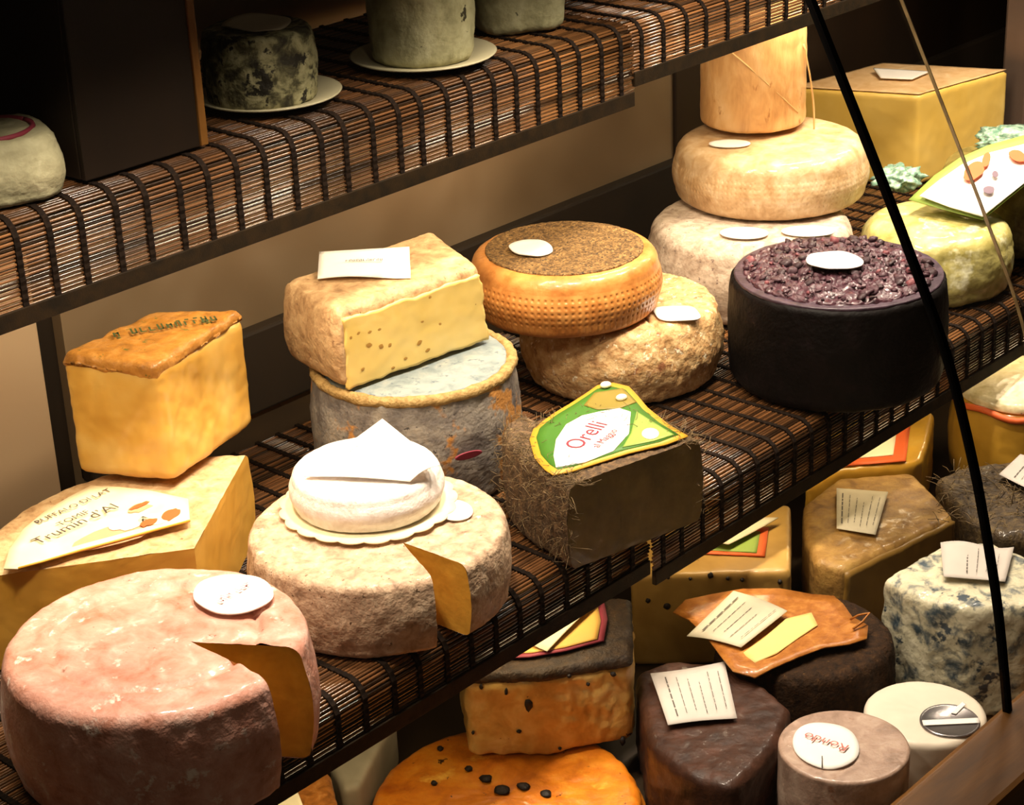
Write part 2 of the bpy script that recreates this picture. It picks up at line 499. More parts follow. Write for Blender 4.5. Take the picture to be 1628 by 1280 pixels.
struct('ceiling', box_me(-0.9, 2.0, -0.05, 0.10, 0.67, 0.70, 0.003), M['shelf'])
struct('light_shield', box_me(-0.9, 2.0, 0.085, 0.092, 0.592, 0.672, 0.001), M['shelf'])  # unseen board added to keep the canopy light off the upper shelf
def board(label, x0, x1, y0, y1, z, th):
    t = thing('display_shelf', label, 'shelf', ((x0 + x1) / 2, y0, z - th))
    part('shelf_board', box_me(x0, x1, y0, y1, z - th, z, 0.002), M['shelf'], t, smooth=False)
    part('front_lip', box_me(x0, x1, y0 - 0.003, y0 + 0.003, z - th - 0.012, z - th, 0.001), M['shelf'], t, smooth=False)
    return t
board('dark main shelf board holding the brightly lit cheese wheels', -0.8, 1.9, 0.016, 0.48, -0.004, 0.014)
board('dark upper shelf board carrying the dim plated cheeses', -0.8, 1.30, 0.214, 0.48, 0.386, 0.014)

STICK = {}
def stick_mesh(L):
    k = round(L, 3)
    if k not in STICK:
        n = 6; V, Fc = [], []
        segs = 8
        for s in range(segs + 1):
            for i in range(n):
                a = i / n * 2 * math.pi + 0.3
                V.append((L * (s / segs - 0.5), 0.00155 * math.cos(a), 0.00135 * math.sin(a)))
        for s in range(segs):
            for i in range(n):
                j = (i + 1) % n; Fc.append((s * n + i, s * n + j, (s + 1) * n + j, (s + 1) * n + i))
        Fc.append(tuple(range(n))[::-1]); Fc.append(tuple(segs * n + i for i in range(n)))
        me = mesh(V, Fc, 'bamboo_stick'); me.materials.append(M['stick'])
        me.polygons.foreach_set('use_smooth', [True] * len(me.polygons)); STICK[k] = me
    return STICK[k]

def mat_path(y_front, y_back, z_top, z_bot, rad, pitch):
    """points (y, z, normal angle) along a mat that lies flat, rolls over the edge and hangs"""
    flat_len = y_back - (y_front + rad); arc = math.pi / 2 * rad; drop = (z_top - rad) - z_bot
    out = []; s = 0.0
    while s < flat_len + arc + drop:
        if s < flat_len: y, z, a = y_back - s, z_top, math.pi / 2
        elif s < flat_len + arc:
            q = (s - flat_len) / rad; y = y_front + rad - rad * math.sin(q); z = z_top - rad + rad * math.cos(q); a = math.pi / 2 + q
        else:
            y, z, a = y_front, z_top - rad - (s - flat_len - arc), math.pi
        out.append((y, z, a)); s += pitch
    return out

def bamboo_mat(label, x0, x1, y_front, y_back, z_top, z_bot, gap, rad=0.016, group=None):
    t = thing('bamboo_mat', label, 'mat', ((x0 + x1) / 2, y_front, z_top), group)
    L = LOC[t.name]
    P = mat_path(y_front, y_back, z_top, z_bot, rad, 0.0034)
    me = stick_mesh(x1 - x0)
    for k, (y, z, a) in enumerate(P):
        o = bpy.data.objects.new('bamboo_stick', me); COL.objects.link(o); o.parent = t
        j = random.uniform(-0.0005, 0.0005)
        o.location = (random.uniform(-0.002, 0.002), y - L.y + math.cos(a) * j, z - L.z + math.sin(a) * j)
        o.rotation_euler = (random.uniform(0, 6.28), 0, random.uniform(-0.0006, 0.0006))
    # binding cords: ribbons woven over the sticks
    x = x0 + gap * 0.4; w2 = 0.0026
    Q = mat_path(y_front, y_back, z_top, z_bot - 0.006, rad, 0.0034)
    V, Fc = [], []
    for k, (y, z, a) in enumerate(Q):
        h = 0.0026 + 0.0004 * math.cos(k * math.pi)
        for dx, dh in ((-w2, -0.0012), (-w2, h), (w2, h), (w2, -0.0012)):
            V.append((dx, y - L.y + math.cos(a) * dh, z - L.z + math.sin(a) * dh))
    for k in range(len(Q) - 1):
        for i in range(4):
            j = (i + 1) % 4; Fc.append((k * 4 + i, k * 4 + 4 + i, k * 4 + 4 + j, k * 4 + j))
    cm = mesh(V, Fc, 'binding_cord'); cm.materials.append(M['cord'])
    while x < x1:
        o = bpy.data.objects.new('binding_cord', cm); COL.objects.link(o); o.parent = t
        o.location = (x - L.x + random.uniform(-0.002, 0.002), 0, 0); o.rotation_euler = (0, 0, random.uniform(-0.01, 0.01))
        x += gap
    part('edge_tape', box_me(x0, x1, y_front - 0.0035, y_front + 0.0015, z_bot - 0.013, z_bot + 0.002, 0.0008), M['tape'], t, smooth=False)
    return t

bamboo_mat('brown bamboo stick mat under the pink and grey wheels on the main shelf', -0.62, 0.318, 0.004, 0.42, 0.0, -0.046, 0.031)
bamboo_mat('brown bamboo stick mat with a low corner under the purple cheese', 0.323, 1.75, 0.002, 0.42, 0.0, -0.060, 0.031)
bamboo_mat('dark bamboo stick mat hanging from the upper shelf at the left', -0.60, 0.548, 0.200, 0.46, 0.390, 0.322, 0.031)
bamboo_mat('shorter bamboo stick mat hanging from the upper shelf above the tall log', 0.552, 1.28, 0.203, 0.46, 0.390, 0.340, 0.036)

d = thing('dark_crate', 'dark brown upright crate between the chalk white and the ash-mottled cheese', 'crate', (-0.035, 0.225, 0.3945))
part('front_panel', box_me(-0.097, 0.018, 0.224, 0.230, 0.3945, 0.80, 0.001), M['divider'], d, smooth=False)
part('side_panel', box_me(0.012, 0.018, 0.2305, 0.46, 0.3945, 0.80, 0.001), M['divider'], d, smooth=False)
part('side_panel', box_me(-0.097, -0.091, 0.2305, 0.46, 0.3945, 0.80, 0.001), M['divider'], d, smooth=False)
part('corner_post', box_me(0.0185, 0.026, 0.2225, 0.232, 0.3945, 0.80, 0.001), M['post_wood'], d, smooth=False)
d = thing('dark_crate', 'dark brown board at the back of the upper shelf behind the chalk white cheese', 'board', (-0.25, 0.335, 0.3945))
part('board', box_me(-0.45, -0.099, 0.330, 0.340, 0.3945, 0.80, 0.001), M['divider'], d, smooth=False)
part('foot', box_me(-0.45, -0.099, 0.324, 0.330, 0.3945, 0.41, 0.001), M['divider'], d, smooth=False)
d.name = 'back_board'; LOC[d.name] = LOC['dark_crate.001'] if 'dark_crate.001' in LOC else Vector((-0.25, 0.335, 0.3945))

# curved front glass
GP = [(-0.030, 0.625), (-0.031, 0.58), (-0.046, 0.53), (-0.079, 0.468), (-0.119, 0.392), (-0.156, 0.321), (-0.19, 0.254), (-0.225, 0.181), (-0.255, 0.093), (-0.275, 0.019), (-0.292, -0.057), (-0.307, -0.150)]
def smooth_path(P, k=4):
    out = []
    for i in range(len(P) - 1):
        p0, p1, p2, p3 = [Vector((*P[max(0, min(len(P) - 1, i + j))], 0)) for j in (-1, 0, 1, 2)]
        for q in range(k):
            t = q / k
            out.append(0.5 * ((2 * p1) + (p2 - p0) * t + (2 * p0 - 5 * p1 + 4 * p2 - p3) * t * t + (3 * p1 - p0 - 3 * p2 + p3) * t ** 3))
    out.append(Vector((*P[-1], 0))); return [(v.x, v.y) for v in out]
GS = smooth_path(GP, 8)
def strip(x0, x1, off0, off1, ztop=9):
    V, Fc = [], []
    rows = []
    for k, (y, z) in enumerate(GS):
        if z > ztop: continue
        a, b = GS[max(k - 1, 0)], GS[min(k + 1, len(GS) - 1)]
        t = Vector((b[0] - a[0], b[1] - a[1])).normalized(); n = Vector((t.y, -t.x))
        if n.x > 0: n = -n
        rows.append([(x, y + n.x * o, z + n.y * o) for x, o in ((x0, off0), (x1, off0), (x1, off1), (x0, off1))])
    for i in range(4):                       # four sides with edges of their own, so that each stays smooth
        j = (i + 1) % 4; base = len(V)
        for r_ in rows: V += [r_[i], r_[j]]
        for k in range(len(rows) - 1):
            q = base + 2 * k; f_ = (q, q + 1, q + 3, q + 2)
            p_ = [Vector(V[m]) for m in f_]; mid = sum((Vector(w_) for w_ in rows[k]), Vector()) / 4
            if (p_[1] - p_[0]).cross(p_[3] - p_[0]).dot(p_[0] + p_[1] - 2 * mid) < 0: f_ = f_[::-1]
            Fc.append(f_)
    for r_ in (rows[0], rows[-1][::-1]):
        base = len(V); V += r_; Fc.append((base, base + 1, base + 2, base + 3))
    return mesh(V, Fc)
g1 = struct('window_1', strip(-0.9, 0.4405, 0.0, 0.003), M['glass'], True)
part('rubber_seal', strip(0.4405, 0.4475, -0.0015, 0.0045, 0.52), M['rubber'], g1, label='black rubber seal along the curved glass edge')
g2 = struct('window_2', strip(0.4475, 0.5695, 0.0, 0.003), M['glass'], True)
part('glass_edge', strip(0.5695, 0.5705, -0.0001, 0.0031, 0.52), M['edge_glass'], g2, label='pale polished glass edge')

# ------------------------------------------------------------------ cheeses on the main shelf
ZT = 0.0034      # top of the mat's sticks
PI = math.pi

# --- pink wheel with a wedge cut out
mp = mat('pink_rind', [(0.28, '#a86c52'), (0.43, '#c48a76'), (0.58, '#d29e8c'), (0.76, '#e6c6b8')], 19, 9, 0.5, 0.5, 100, coat=0.35, spots=[('#ecdacc', 26, 0.60, 0.10), ('#8e5a48', 50, 0.66, 0.06)])
mcut = mat('golden_paste', [(0.3, '#c08a2e'), (0.6, '#dda53f'), (0.8, '#e8bb5c')], 14, 4, 0.45, 0.15, 120, coat=0.4)
c = (-0.207, 0.054); r = 0.114; ap = (-0.196, 0.026)
def ang(p): return math.atan2(p[1] - ap[1], p[0] - ap[0])
R = circle_rim(c, r, ap)
pr = profile(0.097, 0.012, 0.008, 0.005)
a1 = ang(at(478, 1030, 0.1)); a0 = ang(at(452, 1092, 0.1))
t = thing('round_cheese', 'large pink-rinded wheel with a wedge cut out in the foreground', 'cheese', (c[0], c[1], ZT))
def ringmark(p, n):
    d = math.hypot(p.x - c[0], p.y - c[1])
    if n.z < 0.8: return 0
    return -0.0032 * math.exp(-((d - 0.076) / 0.003) ** 2) + 0.0014 * math.exp(-((d - 0.084) / 0.005) ** 2)
rind = part('rind', rough(polar(ap, R, a1, a0 + 2 * PI, ZT, pr, 220, 30), 0.0016, 30, 1, ringmark), mp, t)
part('cut_face', cut(ap, R, a1, ZT, pr, seed=1), mcut, t, label='golden yellow cut face')
part('cut_face', cut(ap, R, a0, ZT, pr, seed=2, flip=True), mcut, t)
lc = at(371, 947, 0.104)
lab = part('label', oval(lc, RIGHT.xy.to_3d().normalized() * 0.031, Vector((0.62, 0.78, 0)) * 0.0315, 0.0012, fold=0.002), M['paper'], t, label='white round paper label')
ux = Vector((0.66, 0.35, 0)); uy = Vector((-0.35, 0.66, 0))
part('lettering', scribble(7, lc + Vector((0, 0, 0.0036)), Vector((0.93, 0.1, 0)), Vector((0, 1, 0)), 0.036, 0.008, 1), M['pink_ink'], lab, False)

# --- grey wheel with a narrow notch
mg = mat('grey_tan_rind', [(0.25, '#7c6450'), (0.42, '#ab8d72'), (0.58, '#c9ac8e'), (0.78, '#dcc7ac')], 34, 9, 0.62, 0.6, 110, coat=0.1, spots=[('#5e4632', 90, 0.63, 0.05), ('#e2d0b8', 30, 0.62, 0.1)])
c = (0.061, 0.093); r = 0.111; ap = (0.05, 0.052); R = circle_rim(c, r, ap); pr = profile(0.068, 0.009, 0.007, 0.003)
a1 = ang(at(752, 903, 0.071)); a0 = ang(at(704, 938, 0.071))
t = thing('round_cheese', 'grey-tan wheel with a narrow notch, under the small white cheese', 'cheese', (c[0], c[1], ZT))
part('rind', rough(polar(ap, R, a1, a0 + 2 * PI, ZT, pr, 220, 30), 0.0018, 38, 2), mg, t)
part('cut_face', cut(ap, R, a1, ZT, pr, seed=3), mcut, t, label='golden yellow cut face')
part('cut_face', cut(ap, R, a0, ZT, pr, seed=4, flip=True), mcut, t)
lc = at(722, 812, 0.0735)
part('label', oval(lc, RIGHT.xy.to_3d().normalized() * 0.016, Vector((0.62, 0.78, 0)) * 0.02, 0.001), M['paper'], t, label='white round label half under the doily')

# --- doily and small white cheese on it
mdoil = flat('cream_doily', '#efe3bd', 0.7)
cw = (0.079, 0.122)
pts = []
for i in range(168):
    th = i / 168 * 2 * PI
    rr = 0.0745 + 0.0035 * abs(math.sin(th * 10.5)) ** 0.7
    pts.append((cw[0] + rr * math.cos(th), cw[1] + rr * math.sin(th), 0.0755))
single('paper_doily', outline_sheet(pts, 0.0012, lambda p, k: 0.0016 * k ** 4 * noise.noise(p * 30)), mdoil, 'cream scalloped paper doily under the small white cheese', 'doily', (cw[0], cw[1], 0.0755))
mw = mat('bloomy_white_rind', [(0.3, '#d9cabf'), (0.55, '#efe6df'), (0.8, '#f7f1ec')], 40, 5, 0.7, 0.35, 160)
t = thing('soft_cheese', 'small round white bloomy cheese on a scalloped doily', 'cheese', (cw[0], cw[1], 0.0772))
part('rind', rough(polar(cw, circle_rim(cw, 0.0645, cw), 0, 2 * PI, 0.0772, profile(0.035, 0.009, 0.006, 0.003), 120, 16, full=True), 0.0009, 40, 3), mw, t)
# folded note on the white cheese
q = [at(487, 757, 0.114), at(690, 742, 0.117), at(607, 668, 0.122), at(540, 712, 0.1155)]
n1 = [at(483, 760, 0.1142), at(652, 768, 0.114), at(700, 742, 0.121), at(608, 668, 0.122)]
single('paper_note', sheet([n1[0], n1[1], n1[2], n1[3]], 18, 14, lambda u, v: 0.005 * math.sin(u * PI) * (1 - v) * 0.4 + 0.0035 * math.sin(v * PI) * (u > 0.3) + 0.001), M['paper'],
       'creased white paper note lying on the small white cheese', 'note', n1[0])
o_note = bpy.data.objects['paper_note']
part('lettering', scribble(12, (n1[0] * 0.45 + n1[3] * 0.4 + n1[2] * 0.15) + Vector((0, 0, 0.0052)), (n1[3] - n1[0]), Vector((-1, 0.5, 0)), 0.035, 0.003, 2), M['ink_soft'], o_note, False)

# --- big wedge with the printed card, and the yellow block on it
mwr = mat('pale_tan_rind', [(0.28, '#a37c52'), (0.5, '#c9a578'), (0.75, '#dfc49a')], 36, 8, 0.6, 0.5, 100, spots=[('#8a6238', 60, 0.64, 0.07)])
myc = mat('amber_paste', [(0.3, '#bd8a2c'), (0.6, '#d6a344'), (0.8, '#e2b660')], 9, 4, 0.5, 0.12, 100, coat=0.25)
ap = (-0.087, 0.155); r = 0.185; R = lambda th: 0.185
aR = math.atan2(0.107, 0.151); aL = math.atan2(0.09, -0.127)
pr = profile(0.087, 0.012, 0.01, 0.006)
t = thing('cheese_wedge', 'wide tan-rinded wedge under the yellow block, carrying a printed card', 'cheese', (ap[0], ap[1] + 0.09, ZT))
part('rind', rough(polar(ap, R, aR, aL, ZT, pr, 130, 24), 0.0016, 34, 5), mwr, t)
part('cut_face', cut(ap, R, aR, ZT, pr, 40, seed=5, flip=True), myc, t, label='amber cut face on the right')
part('cut_face', cut(ap, R, aL, ZT, pr, 40, seed=6), myc, t, label='amber cut face in front')
# printed card
zc = 0.0935
P0 = [(7, 911), (16, 880), (38, 848), (72, 820), (110, 797), (145, 779), (190, 781), (240, 787), (300, 800), (303, 835), (250, 849), (190, 866), (130, 882), (70, 900), (30, 911)]
pts = [at(x, y, zc) for x, y in P0]
cardm = mat('cream_card', [(0.3, '#efdcae'), (0.7, '#f6e8c4')], 14, 2, 0.55, 0.03)
crd = single('product_card', outline_sheet(pts, 0.0012, lambda p, k: 0.0030 * k * k), cardm, 'curved cream printed card lying on the tan wedge below the yellow block', 'label', pts[0])
ux = at(200, 800, zc) - at(70, 860, zc); uy = at(60, 800, zc) - at(100, 880, zc)
Z3 = Vector((0, 0, 0.0045))
part('lettering', join([text('BUFFALO DI LAT', at(118, 812, zc) + Z3, ux, uy, 0.0105), text('TOMIF', at(118, 811 + 20, zc) + Z3, ux, uy, 0.011),
     text('Trumin d\u2019Al', at(122, 840, zc) + Z3, ux, uy, 0.0175)]), M['ink'], crd, False)
def blob(px, py, rx, ry, z, seed, rot=0):
    c0 = at(px, py, z); u = at(px + rx, py + rot * rx, z) - c0; v = at(px, py + ry, z) - c0
    return outline_sheet([c0 + (u * math.cos(i / 18 * 2 * PI) + v * math.sin(i / 18 * 2 * PI)) * (1 + 0.3 * noise.noise(Vector((i * 0.9, seed, 0)))) for i in range(18)], 0.0004)
part('pink_picture', join([blob(185, 850, 70, 16, zc + 0.0022, 1, -0.28), blob(225, 806, 22, 7, zc + 0.0024, 2, -0.3)]), flat('pink_print', '#d9a27c', 0.6), crd, False)
part('white_picture', join([blob(205, 832, 32, 10, zc + 0.003, 3, -0.2), blob(245, 826, 26, 9, zc + 0.003, 4, -0.1)]), M['cream_print'], crd, False)
part('orange_picture', join([blob(272, 818, 15, 8, zc + 0.0036, 5, -0.3), blob(236, 831, 14, 5, zc + 0.0036, 6, -0.3), blob(222, 804, 16, 3, zc + 0.003, 7, -0.4)]), flat('rust_print', '#c0602e', 0.6), crd, False)
part('gold_border', tube([p + Vector((0, 0, 0.0042)) for p in pts[9:]], 0.0011), M['gold_ink'], crd)

# yellow block
zb = 0.0985
Lb, Fb, Rb = Vector((-0.072, 0.333)), Vector((-0.029, 0.247)), Vector((0.096, 0.285))
Lt, Ft, Rt = Vector((-0.060, 0.352)), Vector((-0.028, 0.258)), Vector((0.108, 0.302))
Bb = Lb + Rb - Fb + Vector((-0.02, -0.02)); Bt = Lt + Rt - Ft + Vector((-0.02, -0.03))
zt = 0.204
myel = mat('deep_yellow_paste', [(0.28, '#b5822e'), (0.45, '#ce9e46'), (0.6, '#dbb362'), (0.8, '#e8cb88')], 11, 3, 0.42, 0.25, 70, coat=0.35, sss=0.08)
morr = mat('orange_brown_rind', [(0.25, '#7e5018'), (0.5, '#ae752c'), (0.75, '#c79048')], 30, 8, 0.5, 0.6, 90, coat=0.2, spots=[('#4f5a24', 40, 0.62, 0.05)])
t = thing('cheese_block', 'deep yellow block with an orange-brown top on the tan wedge', 'cheese', ((Fb.x + Rb.x) / 2, 0.30, zb))
def dent(p, n):
    e = (p - Vector((Fb.x, Fb.y, p.z))).length
    f = noise.fractal(p * 28 + Vector((4, 1, 9)), 1, 2, 3)
    return 0.0030 * f * math.exp(-e / 0.035)
part('paste', block([Lb, Fb, Rb, Bb], zb, zt - 0.004, 0.008, 0.0026, [Lt, Ft, Rt, Bt], 4, 0.0018, 24, 6, dent), myel, t)
def droop(p, n):
    return 0.0015 * noise.fractal(p * 50, 1, 2, 3)
ex = 0.002
def grow(ps, k):
    c0 = sum(ps, Vector((0, 0))) / len(ps); return [c0 + (p - c0) * k for p in ps]
def sag(p, n):
    return 0.0018 * noise.fractal(p * 40, 1, 2, 3)
top = block(grow([Lt, Ft, Rt, Bt], 1.012), zt - 0.016, zt + 0.003, 0.006, 0.0026, grow([Lt, Ft, Rt, Bt], 0.985), 3, 0.001, 40, 8, sag)
for v in top.vertices:                       # the rind hangs lower in an uneven line near the front corner
    if v.co.z < zt - 0.008:
        e = (v.co.xy - Ft).length
        v.co.z += -0.010 * math.exp(-(e / 0.03) ** 2) + 0.004 * noise.noise(v.co * 45) + 0.005
rn = part('top_rind', top, morr, t)
ux = at(352, 505, zt) - at(170, 535, zt)
part('stamp', scribble(12, at(262, 520, zt + 0.004) + Vector((0, 0, 0.0015)), ux, Vector((-0.3, 1, 0)), 0.095, 0.015, 4), flat('stamp_ink', '#3d4a24', 0.7), rn, False)

# --- speckled blue-grey wheel and the block of holey cheese on it
mblue = mat('blue_grey_rind', [(0.25, '#45403e'), (0.42, '#6a625c'), (0.55, '#827a70'), (0.7, '#9a8f80')], 16, 9, 0.6, 0.6, 90, coat=0.1, spots=[('#b07a3e', 7, 0.54, 0.04), ('#3a3433', 70, 0.64, 0.04)])
mblt = mat('blue_grey_top', [(0.25, '#5f6a6c'), (0.5, '#7f8886'), (0.75, '#a09f92')], 24, 7, 0.65, 0.4, 90, spots=[('#566068', 50, 0.58, 0.1)])
c = (0.258, 0.240); r = 0.098
t = thing('round_cheese', 'tall mottled blue-grey wheel under the holey yellow block', 'cheese', (c[0], c[1], ZT))
part('rind', rough(polar(c, circle_rim(c, r, c), 0, 2 * PI, ZT, profile(0.115, 0.008, 0.008, 0.004), 180, 12, full=True), 0.0020, 34, 9), mblue, t)
part('top_rind', rough(polar(c, circle_rim(c, 0.09, c), 0, 2 * PI, ZT + 0.112, profile(0.006, 0.002, 0.001, 0, 3), 140, 20, full=True), 0.0008, 40, 10), mblt, t, label='pale blue-grey top')
mcr = mat('crumb_rim', [(0.3, '#80602e'), (0.6, '#a88a54'), (0.8, '#c4a674')], 60, 6, 0.7, 0.8, 150)
V = [(c[0] + 0.0945 * math.cos(i / 120 * 2 * PI), c[1] + 0.0945 * math.sin(i / 120 * 2 * PI), ZT + 0.114) for i in range(121)]
part('rim', rough(tube(V, 0.0055, 10), 0.003, 80, 11), mcr, t, label='crumbly tan rim')
t2 = t
part('red_label', oval(Vector((0.222, 0.137, 0.062)), (0.013, -0.005, 0), (0, -0.001, 0.004)), M['maroon_ink'], t)

zb = 0.1245
bl, br = Vector((0.159, 0.230, zb)), Vector((0.332, 0.209, zb))
fl, fr = Vector((0.156, 0.226, 0.2045)), Vector((0.322, 0.206, 0.2045))
bk_r, bk_l = Vector((0.376, 0.322, zb)), Vector((0.180, 0.332, zb))
mtom = mat('tan_tomme_rind', [(0.25, '#7e5e40'), (0.42, '#a8845c'), (0.6, '#c4a276'), (0.8, '#d8be96')], 30, 9, 0.62, 0.6, 100, spots=[('#7d5c40', 50, 0.62, 0.08)])
mhol = mat('pale_yellow_paste', [(0.3, '#d6b45c'), (0.55, '#e0c272'), (0.8, '#ead28e')], 10, 4, 0.45, 0.08, 90, coat=0.1, sss=0.05)
t = thing('cheese_block', 'square-cut block with pale yellow holey face on the blue-grey wheel', 'cheese', (0.26, 0.27, zb))
def side_bulge(p, n):
    return 0.006 * math.sin(PI * (p.z - zb) / 0.084) if n.x < -0.6 else 0.0
part('rind', block([bl.xy, br.xy, bk_r.xy, bk_l.xy], zb, 0.206, 0.010, 0.0026, [fl.xy, fr.xy, Vector((0.372, 0.318)), Vector((0.182, 0.33))], 4, 0.0016, 34, 12, side_bulge), mtom, t)
fce = part('cut_face', patch(bl + Vector((0.003, 0, 0.002)), br + Vector((-0.002, 0, 0.003)), fr + Vector((-0.003, 0, -0.008)), fl + Vector((0.003, 0, -0.009)), 60, 30, 0.0022, 0.0025, 0.0006, 3), mhol, t, label='smooth pale yellow cut face with small holes')
hol = flat('darker_hole_paste', '#a87c34', 0.7)
for k, (px, py, s) in enumerate([(570, 530, 3), (588, 528, 3), (603, 524, 3), (587, 549, 5), (606, 551, 5), (620, 549, 4), (667, 545, 5), (680, 557, 4), (672, 511, 3), (713, 491, 7), (683, 472, 4), (752, 478, 4), (756, 484, 3), (577, 587, 3), (625, 585, 3), (645, 570, 3), (700, 515, 3), (558, 537, 3)]):
    # each hole sits on the cut face plane
    d0 = RIGHT * ((px - CX) / F) + DOWN * ((py - CY) / F) + FWD
    nrm = (br - bl).cross(fl - bl).normalized()
    if nrm.y > 0: nrm = -nrm
    tt = (bl + nrm * 0.0024 - CAM).dot(nrm) / d0.dot(nrm); pc = CAM + d0 * tt
    u = (br - bl).normalized() * s * 0.00065; v = nrm.cross(u).normalized() * s * 0.0005
    ring = []
    for i in range(10):
        a = i / 10 * 2 * PI; ring.append(pc + u * math.cos(a) * (1 + 0.3 * math.sin(a * 2 + k)) + v * math.sin(a))
    V = ring + [pc + (p - pc) * 0.5 + nrm * 0.0002 for p in ring] + [pc + nrm * 0.00022]
    Fc = [(i, (i + 1) % 10, 10 + (i + 1) % 10, 10 + i) for i in range(10)] + [(10 + i, 10 + (i + 1) % 10, 20) for i in range(10)]
    part('hole', mesh(V, Fc), hol, fce)
n1 = [at(505, 447, 0.207), at(653, 443, 0.207), at(651, 396, 0.214), at(508, 404, 0.214)]
o_n = single('paper_note', sheet(n1, 14, 8, lambda u, v: 0.002 + 0.0018 * math.sin(u * 5) * (1 - v)), M['paper'], 'white paper note lying on top of the holey yellow block', 'note', n1[0])
part('lettering', scribble(11, (n1[0] + n1[1] + n1[2] * 1.1 + n1[3] * 1.1) / 4.2 + Vector((0, 0, 0.005)), n1[1] - n1[0], n1[3] - n1[0], 0.036, 0.0045, 3), M['ink_soft'], o_n, False)

# --- crusty wheel and the orange basket wheel on it
mst = mat('crusty_stone_rind', [(0.25, '#7d5836'), (0.42, '#b58a58'), (0.58, '#d0ac78'), (0.78, '#ead6ae')], 40, 10, 0.65, 0.9, 90, spots=[('#8c5a3a', 28, 0.6, 0.08), ('#efe0bf', 55, 0.6, 0.06)])
c = (0.570, 0.238); r = 0.104
t = thing('round_cheese', 'rough crusty tan wheel under the orange basket-marked wheel', 'cheese', (c[0], c[1], ZT))
def crack(p, n):
    a = math.atan2(p.y - c[1], p.x - c[0])
    return -0.004 * math.exp(-(((a + 1.95) + 3 * (p.z - 0.06)) / 0.03) ** 2) if p.z > 0.03 else 0
part('rind', rough(polar(c, circle_rim(c, r, c), 0, 2 * PI, ZT, profile(0.082, 0.016, 0.014, 0.006), 260, 24, full=True), 0.0030, 55, 14, crack, 4), mst, t)
lc = at(1076, 499, 0.0875)
sq = []
u = RIGHT.xy.to_3d().normalized() * 0.0225; v = Vector((0.62, 0.78, 0)) * 0.021
for i in range(40):
    a = i / 40 * 2 * PI; q = (abs(math.cos(a)) ** 4 + abs(math.sin(a)) ** 4) ** -0.25
    sq.append(lc + u * math.cos(a) * q + v * math.sin(a) * q)
part('label', outline_sheet(sq, 0.001), M['paper'], t, label='white rounded label beside the orange wheel')

mor = mat('orange_basket_rind', [(0.28, '#a8642a'), (0.5, '#c98440'), (0.75, '#dd9f58')], 20, 6, 0.42, 0.25, 90, coat=0.35)
mherb = mat('herb_crust', [(0.3, '#3a2812'), (0.45, '#664a26'), (0.58, '#8f6c3c'), (0.75, '#b8945e')], 90, 6, 0.7, 1.0, 160, spots=[('#2c1c0e', 110, 0.56, 0.05)])
c = (0.515, 0.268); r = 0.0985; z0 = 0.0868
t = thing('round_cheese', 'orange wheel with basket-weave sides and a dark herb-crusted top', 'cheese', (c[0], c[1], z0))
def basket(n_col, pitch, depth, zlo, zhi):
    def f(p, n):
        if abs(n.z) > 0.55: return 0
        a = math.atan2(p.y - c[1], p.x - c[0]); zz = p.z - z0
        if zz < zlo or zz > zhi: return 0
        u = (a / (2 * PI) * n_col) % 1; v = (zz / pitch) % 1
        return -depth * max(0, 1 - ((u - 0.5) / 0.22) ** 2) * max(0, 1 - ((v - 0.5) / 0.3) ** 2)
    return f
part('rind', rough(polar(c, circle_rim(c, r, c), 0, 2 * PI, z0, profile(0.066, 0.016, 0.014, 0.004, 48), 640, 10, full=True), 0.0007, 25, 15, basket(92, 0.0068, 0.0013, 0.006, 0.046)), mor, t)
part('herb_crust', rough(polar(c, circle_rim(c, 0.083, c), 0, 2 * PI, z0 + 0.064, profile(0.004, 0.0015, 0.0008, 0, 3), 200, 40, full=True), 0.0010, 160, 16, None, 3), mherb, t, label='brown speckled herb crust')
part('label', oval(at(844, 398, 0.1552), RIGHT.xy.to_3d().normalized() * 0.0225, Vector((0.62, 0.78, 0)) * 0.0235, 0.0012, fold=0.004), M['paper'], t, label='white oval paper label')

# --- hay-covered half wheel with the green label
mhay = mat('hay_rind', [(0.28, '#2e2012'), (0.48, '#54402a'), (0.65, '#75593a'), (0.82, '#9a7c54')], 60, 9, 0.75, 0.9, 160, spots=[('#8f7a52', 90, 0.62, 0.05)])
mhc = mat('olive_paste', [(0.3, '#5c4a20'), (0.6, '#78622e'), (0.85, '#8a7338')], 12, 5, 0.5, 0.2, 90, coat=0.3)
A, B = Vector((0.158, -0.002)), Vector((0.339, -0.042))
ap = (A + B) / 2; ch = (B - A).length / 2; dirn = (B - A).normalized(); nrm = Vector((-dirn.y, dirn.x))
def RH(th):
    # half-oval: half width ch along the chord, depth 0.125 behind it
    d = Vector((math.cos(th), math.sin(th))); a = d.dot(dirn); b = d.dot(nrm)
    return 1 / ((abs(a) / ch) ** 2.3 + (abs(b) / 0.126) ** (2.3 if a > 0 else 1.75)) ** (1 / (2.3 if a > 0 else 1.9))
th0 = math.atan2(dirn.y, dirn.x)
pr = profile(0.083, 0.009, 0.006, 0.003)
t = thing('hay_cheese', 'dark hay-crusted half wheel with a green and gold label at the shelf edge', 'cheese', (ap.x + nrm.x * 0.05, ap.y + nrm.y * 0.05, ZT))
part('rind', rough(polar(ap, RH, th0, th0 + PI, ZT, pr, 170, 26), 0.0022, 60, 17, None, 4), mhay, t)
part('cut_face', join([cut(ap, RH, th0, ZT, pr, 24, seed=9, flip=True), cut(ap, RH, th0 + PI, ZT, pr, 24, seed=10)]), mhc, t, label='dark olive cut face')
